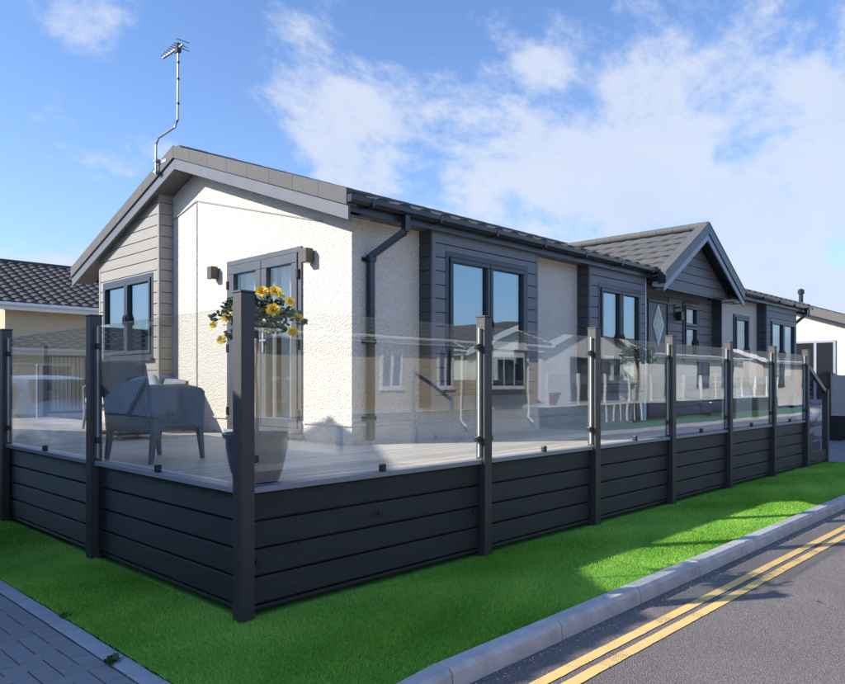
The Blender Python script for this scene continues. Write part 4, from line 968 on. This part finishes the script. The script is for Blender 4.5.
def deck_front(name, label, x0, x1, yf, yb, slats):
    t = thing(name, label, 'deck', ((x0 + x1) / 2, yf, 0))
    MB().box(x0, x1, yb, yf, -.05, .58).build('skirt', 'composite', t); MB().box(x0 - .03, x1 + .03, yb, yf + .03, .582, .64).build('deck_top', 'white_plastic', t)
    n = int((x1 - x0) / 1.5)
    for i in range(n + 1): a = x0 + (x1 - x0 - .07) * i / n; MB().box(a, a + .07, yf - .08, yf - .01, .641, 1.62).build('post', 'white_plastic', t)
    for i in range(n): a = x0 + (x1 - x0 - .07) * i / n; MB().box(a + .1, a + (x1 - x0) / n - .05, yf - .05, yf - .04, .70, 1.58).build('glass_panel', 'balustrade_glass', t)
    if slats:
        for i in range(7): MB().box(x0 + 2.8 + i * .5, x0 + 2.87 + i * .5, yf + .031, yf + .05, .0, .58).build('slat', 'white_plastic', t)
    return t
deck_front('raised_deck', 'white trimmed raised deck of the gabled park home mirrored in the roadside glass', 16.1, 24.6, -8.75, -10.58, True)
h3 = simple_home('park_home', 'white park home with long eave and dark railings mirrored in the far glass', 27, 38, -17.5, -11, -.1, 2.6, 1.15, 'x', 'white_render', 'tile_brown', [('+y', 28.5, 29.7, .8, 2.3, 1, 'anthracite'), ('+y', 32, 33.4, 1.1, 2.3, 2, 'anthracite'), ('+y', 35, 36.5, 1.1, 2.3, 2, 'anthracite')])
deck_front('raised_deck', 'grey based raised deck of the long white home mirrored in the far glass', 26.6, 38, -9.2, -10.98, False)
simple_home('park_home', 'pale park home further along the opposite side of the road', 41, 53, -17.5, -11, -.1, 2.6, 1.15, 'x', 'cream_render', 'tile_brown', [('+y', 43, 44.5, 1.1, 2.3, 2, 'anthracite'), ('+y', 48, 49.5, 1.1, 2.3, 2, 'anthracite')])
simple_home('park_home', 'buff park home straight across the road behind the viewer', -8, 4.4, -15, -9, -.1, 2.5, 1.15, 'x', 'ochre_render', 'tile_brown', [('+y', -4, -2.4, 1.1, 2.2, 2, 'white_plastic'), ('+y', 0, 1.6, 1.1, 2.2, 2, 'white_plastic')], plinth='stone_plinth', zp=.5)
# palm in a pot and bowl planter on the opposite side
def palm(label, loc, h):
    t = thing('potted_tree', label, 'tree', loc, local=True); r = random.Random(11)
    MB().tube([(0, 0, 0), (.03, .02, h * .5), (0, 0, h)], [.08, .06, .05], 8).build('trunk', 'bark', t)
    mb = MB()
    for i in range(420):
        a = r.uniform(0, 6.28); el = r.uniform(-.5, 1.4); rad = r.uniform(.15, .6); p = Vector((math.cos(a) * math.cos(el) * rad, math.sin(a) * math.cos(el) * rad, h + math.sin(el) * rad * .8))
        leaf(mb, p, Vector((math.cos(a), math.sin(a), r.uniform(-.6, .5))), r.uniform(.14, .26), r)
    mb.build('crown', 'leaf_palm', t)
palm('small bushy tree on the white deck mirrored in the roadside glass', (22.6, -9.2, .64), 1.6)
tp = thing('terracotta_pot', 'terracotta pot on the white trimmed deck mirrored in the roadside glass', 'pot', (16.8, -9.05, .64), local=True); MB().lathe([(.13, 0), (.20, .3), (.23, .3), (.23, .38), (.18, .37), (.17, .3)], (0, 0, 0), 20).build('pot_body', 'terracotta', tp, smooth=True)
pl = thing('bowl_planter', 'large dark glazed bowl planter on the opposite verge', 'pot', (27.2, -8.3, -.02), local=True)
MB().lathe([(.25, 0), (.45, .18), (.55, .42), (.58, .55), (.52, .55), (.48, .42), (.3, .38)], (0, 0, 0), 24).build('bowl', 'glaze_blue', pl, smooth=True)

# ------------------------------------------------------------------ cars
def car(label, loc, rz, paint):
    t = thing('parked_car', label, 'car', loc, local=True, rz=rz)
    # stations along x (nose at +x): x, half width, sill z, belt z, top z, top half width
    S = [(2.05, .55, .35, .52, .58, .50), (1.95, .76, .24, .66, .72, .62), (1.45, .85, .20, .84, .90, .68), (.95, .87, .20, .92, .98, .70), (.30, .88, .20, .96, 1.42, .58), (-.35, .88, .20, .97, 1.50, .60), (-1.15, .88, .20, .98, 1.47, .59), (-1.75, .85, .22, .98, 1.22, .60), (-1.98, .78, .30, .94, 1.00, .62), (-2.05, .70, .36, .80, .86, .60)]
    def ring(s):
        x, w, zs, zb, zt, wt = s
        half = [(0, zs), (w * .88, zs), (w, zs + .12), (w * 1.01, (zs + zb) / 2), (w * .97, zb), (wt, zt - .04 if zt - zb > .2 else zt - .01), (wt * .75, zt), (0, zt + .012)]
        return [(x, y, z) for y, z in half] + [(x, -y, z) for y, z in half[-2:0:-1]]
    vs = [p for s in S for p in ring(s)]; n = len(ring(S[0])); fs = []
    for i in range(len(S) - 1):
        for k in range(n): fs.append((i * n + k, i * n + (k + 1) % n, (i + 1) * n + (k + 1) % n, (i + 1) * n + k))
    fs += [tuple(range(n)), tuple(range(len(S) * n - 1, (len(S) - 1) * n - 1, -1))]
    body = MB().add(vs, fs).build('body', paint, t, smooth=True)
    sub = body.modifiers.new('s', 'SUBSURF'); sub.levels = 1; sub.render_levels = 2
    def patch(name, P, off):
        P = [Vector(p) for p in P]; c = sum(P, Vector()) / len(P); nrm = (P[1] - P[0]).cross(P[2] - P[0]).normalized()
        if nrm.dot(c - Vector((0, 0, .7))) < 0: nrm = -nrm
        P = [c + (p - c) * .90 for p in P]
        MB().add([p + nrm * off for p in P] + [p - nrm * .02 for p in P], [tuple(range(len(P))), tuple(range(2 * len(P) - 1, len(P) - 1, -1))] + [(i, (i + 1) % len(P), len(P) + (i + 1) % len(P), len(P) + i) for i in range(len(P))]).build(name, 'dark_glass', body)
    for sy in (-1, 1):
        patch('side_window', [(.72, sy * .85, .99), (-.38, sy * .865, 1.0), (-.38, sy * .63, 1.43), (.28, sy * .62, 1.37)], .012)
        patch('side_window', [(-.42, sy * .865, 1.0), (-1.5, sy * .85, 1.01), (-1.2, sy * .62, 1.38), (-.42, sy * .63, 1.43)], .012)
        MB().lathe([(.06, -.03), (.11, 0), (.06, .04)], (1.93, sy * .58, .66), 12, 'x').build('headlight', 'lamp_lens', body); MB().box(-2.04, -1.94, sy * .62 - .1, sy * .62 + .1, .76, .93).build('tail_light', 'tail_red', body, bevel=.02)
        MB().box(.55, .75, min(sy * .9, sy * 1.02), max(sy * .9, sy * 1.02), .97, 1.09).build('mirror', paint, body, bevel=.03)
    patch('windscreen', [(.92, .66, 1.0), (.92, -.66, 1.0), (.34, -.54, 1.42), (.34, .54, 1.42)], .02); patch('rear_window', [(-1.90, .56, 1.04), (-1.90, -.56, 1.04), (-1.28, -.52, 1.42), (-1.28, .52, 1.42)], .03)
    for wx in (1.3, -1.28):
        for sy in (-1, 1):
            w = MB().lathe([(.20, -.10), (.30, -.10), (.32, -.07), (.32, .07), (.30, .10), (.20, .10)], (wx, sy * .80, .32), 24, 'y').build('wheel', 'tyre', t, smooth=True)
            MB().lathe([(.20, -.095), (.20, .105), (.05, .108), (.0, .09)], (wx, sy * .80, .32), 16, 'y').build('rim', 'metal_light', w)
    MB().box(2.0, 2.06, -.26, .26, .42, .53).build('number_plate', 'white_plastic', body)
    return t
car('dark blue hatchback parked on the paved drive mirrored in the side glass', (-1.95, 3.7, -.03), R(-90), 'paint_blue')
car('silver hatchback parked further up the paved drive mirrored in the side glass', (-1.95, 8.9, -.03), R(-90), 'paint_silver')
car('silver hatchback parked nose out between the two park homes', (17.25, 3.75, -.02), R(-90), 'paint_silver')

# ------------------------------------------------------------------ small litter of the place
rg = random.Random(21)
grit = MB()
for i in range(900):
    x = rg.uniform(-.4, 14); y = -1.335 - abs(rg.gauss(0, .05)); r = rg.uniform(.0015, .005)
    grit.add([(x - r, y, ZR), (x + r, y - r, ZR), (x, y + r, ZR), (x, y, ZR + r * 1.2)], [(0, 1, 3), (1, 2, 3), (2, 0, 3)])
g = grit.build('gutter_grit', 'concrete'); tag(g, 'fine pale grit lying in the road gutter along the kerb', 'grit', kind='stuff')
for (x, y, z, lb) in ((2.95, -2.12, ZR, 'small dry brown leaf lying on the open tarmac'), (.55, -1.46, ZR, 'small dry leaf caught between the kerb and the yellow line'), (2.9, -.42, .004, 'small dry leaf lying on the turf')):
    mb = MB(); leaf(mb, Vector((0, 0, .006)), Vector((1, .2, .15)), .04, rg); o = mb.build('fallen_leaf', 'bark'); o.location = (x, y, z); o.rotation_euler = (0, 0, rg.uniform(0, 6))
    tag(o, lb, 'leaf', 'fallen leaves')
for i, (y, n, sc) in enumerate(((.86, 9, .8), (-.02, 14, 1.0))):
    mb = MB()
    for k in range(n):
        a = rg.uniform(0, 6.28); leaf(mb, Vector((rg.gauss(0, .008), rg.gauss(0, .008), 0)), Vector((math.cos(a), math.sin(a), rg.uniform(.3, 1.4))), .05 * sc * rg.uniform(.7, 1.2), rg)
    o = mb.build('weed', 'leaf'); o.location = (XE - A * (1.0 if i == 1 else .02), y, -.026); tag(o, ('tiny weed sprouting between an edging block and the turf', 'leafy weed sprouting in the joint between dark paving and edging block')[i], 'weed', 'weeds along the edging')
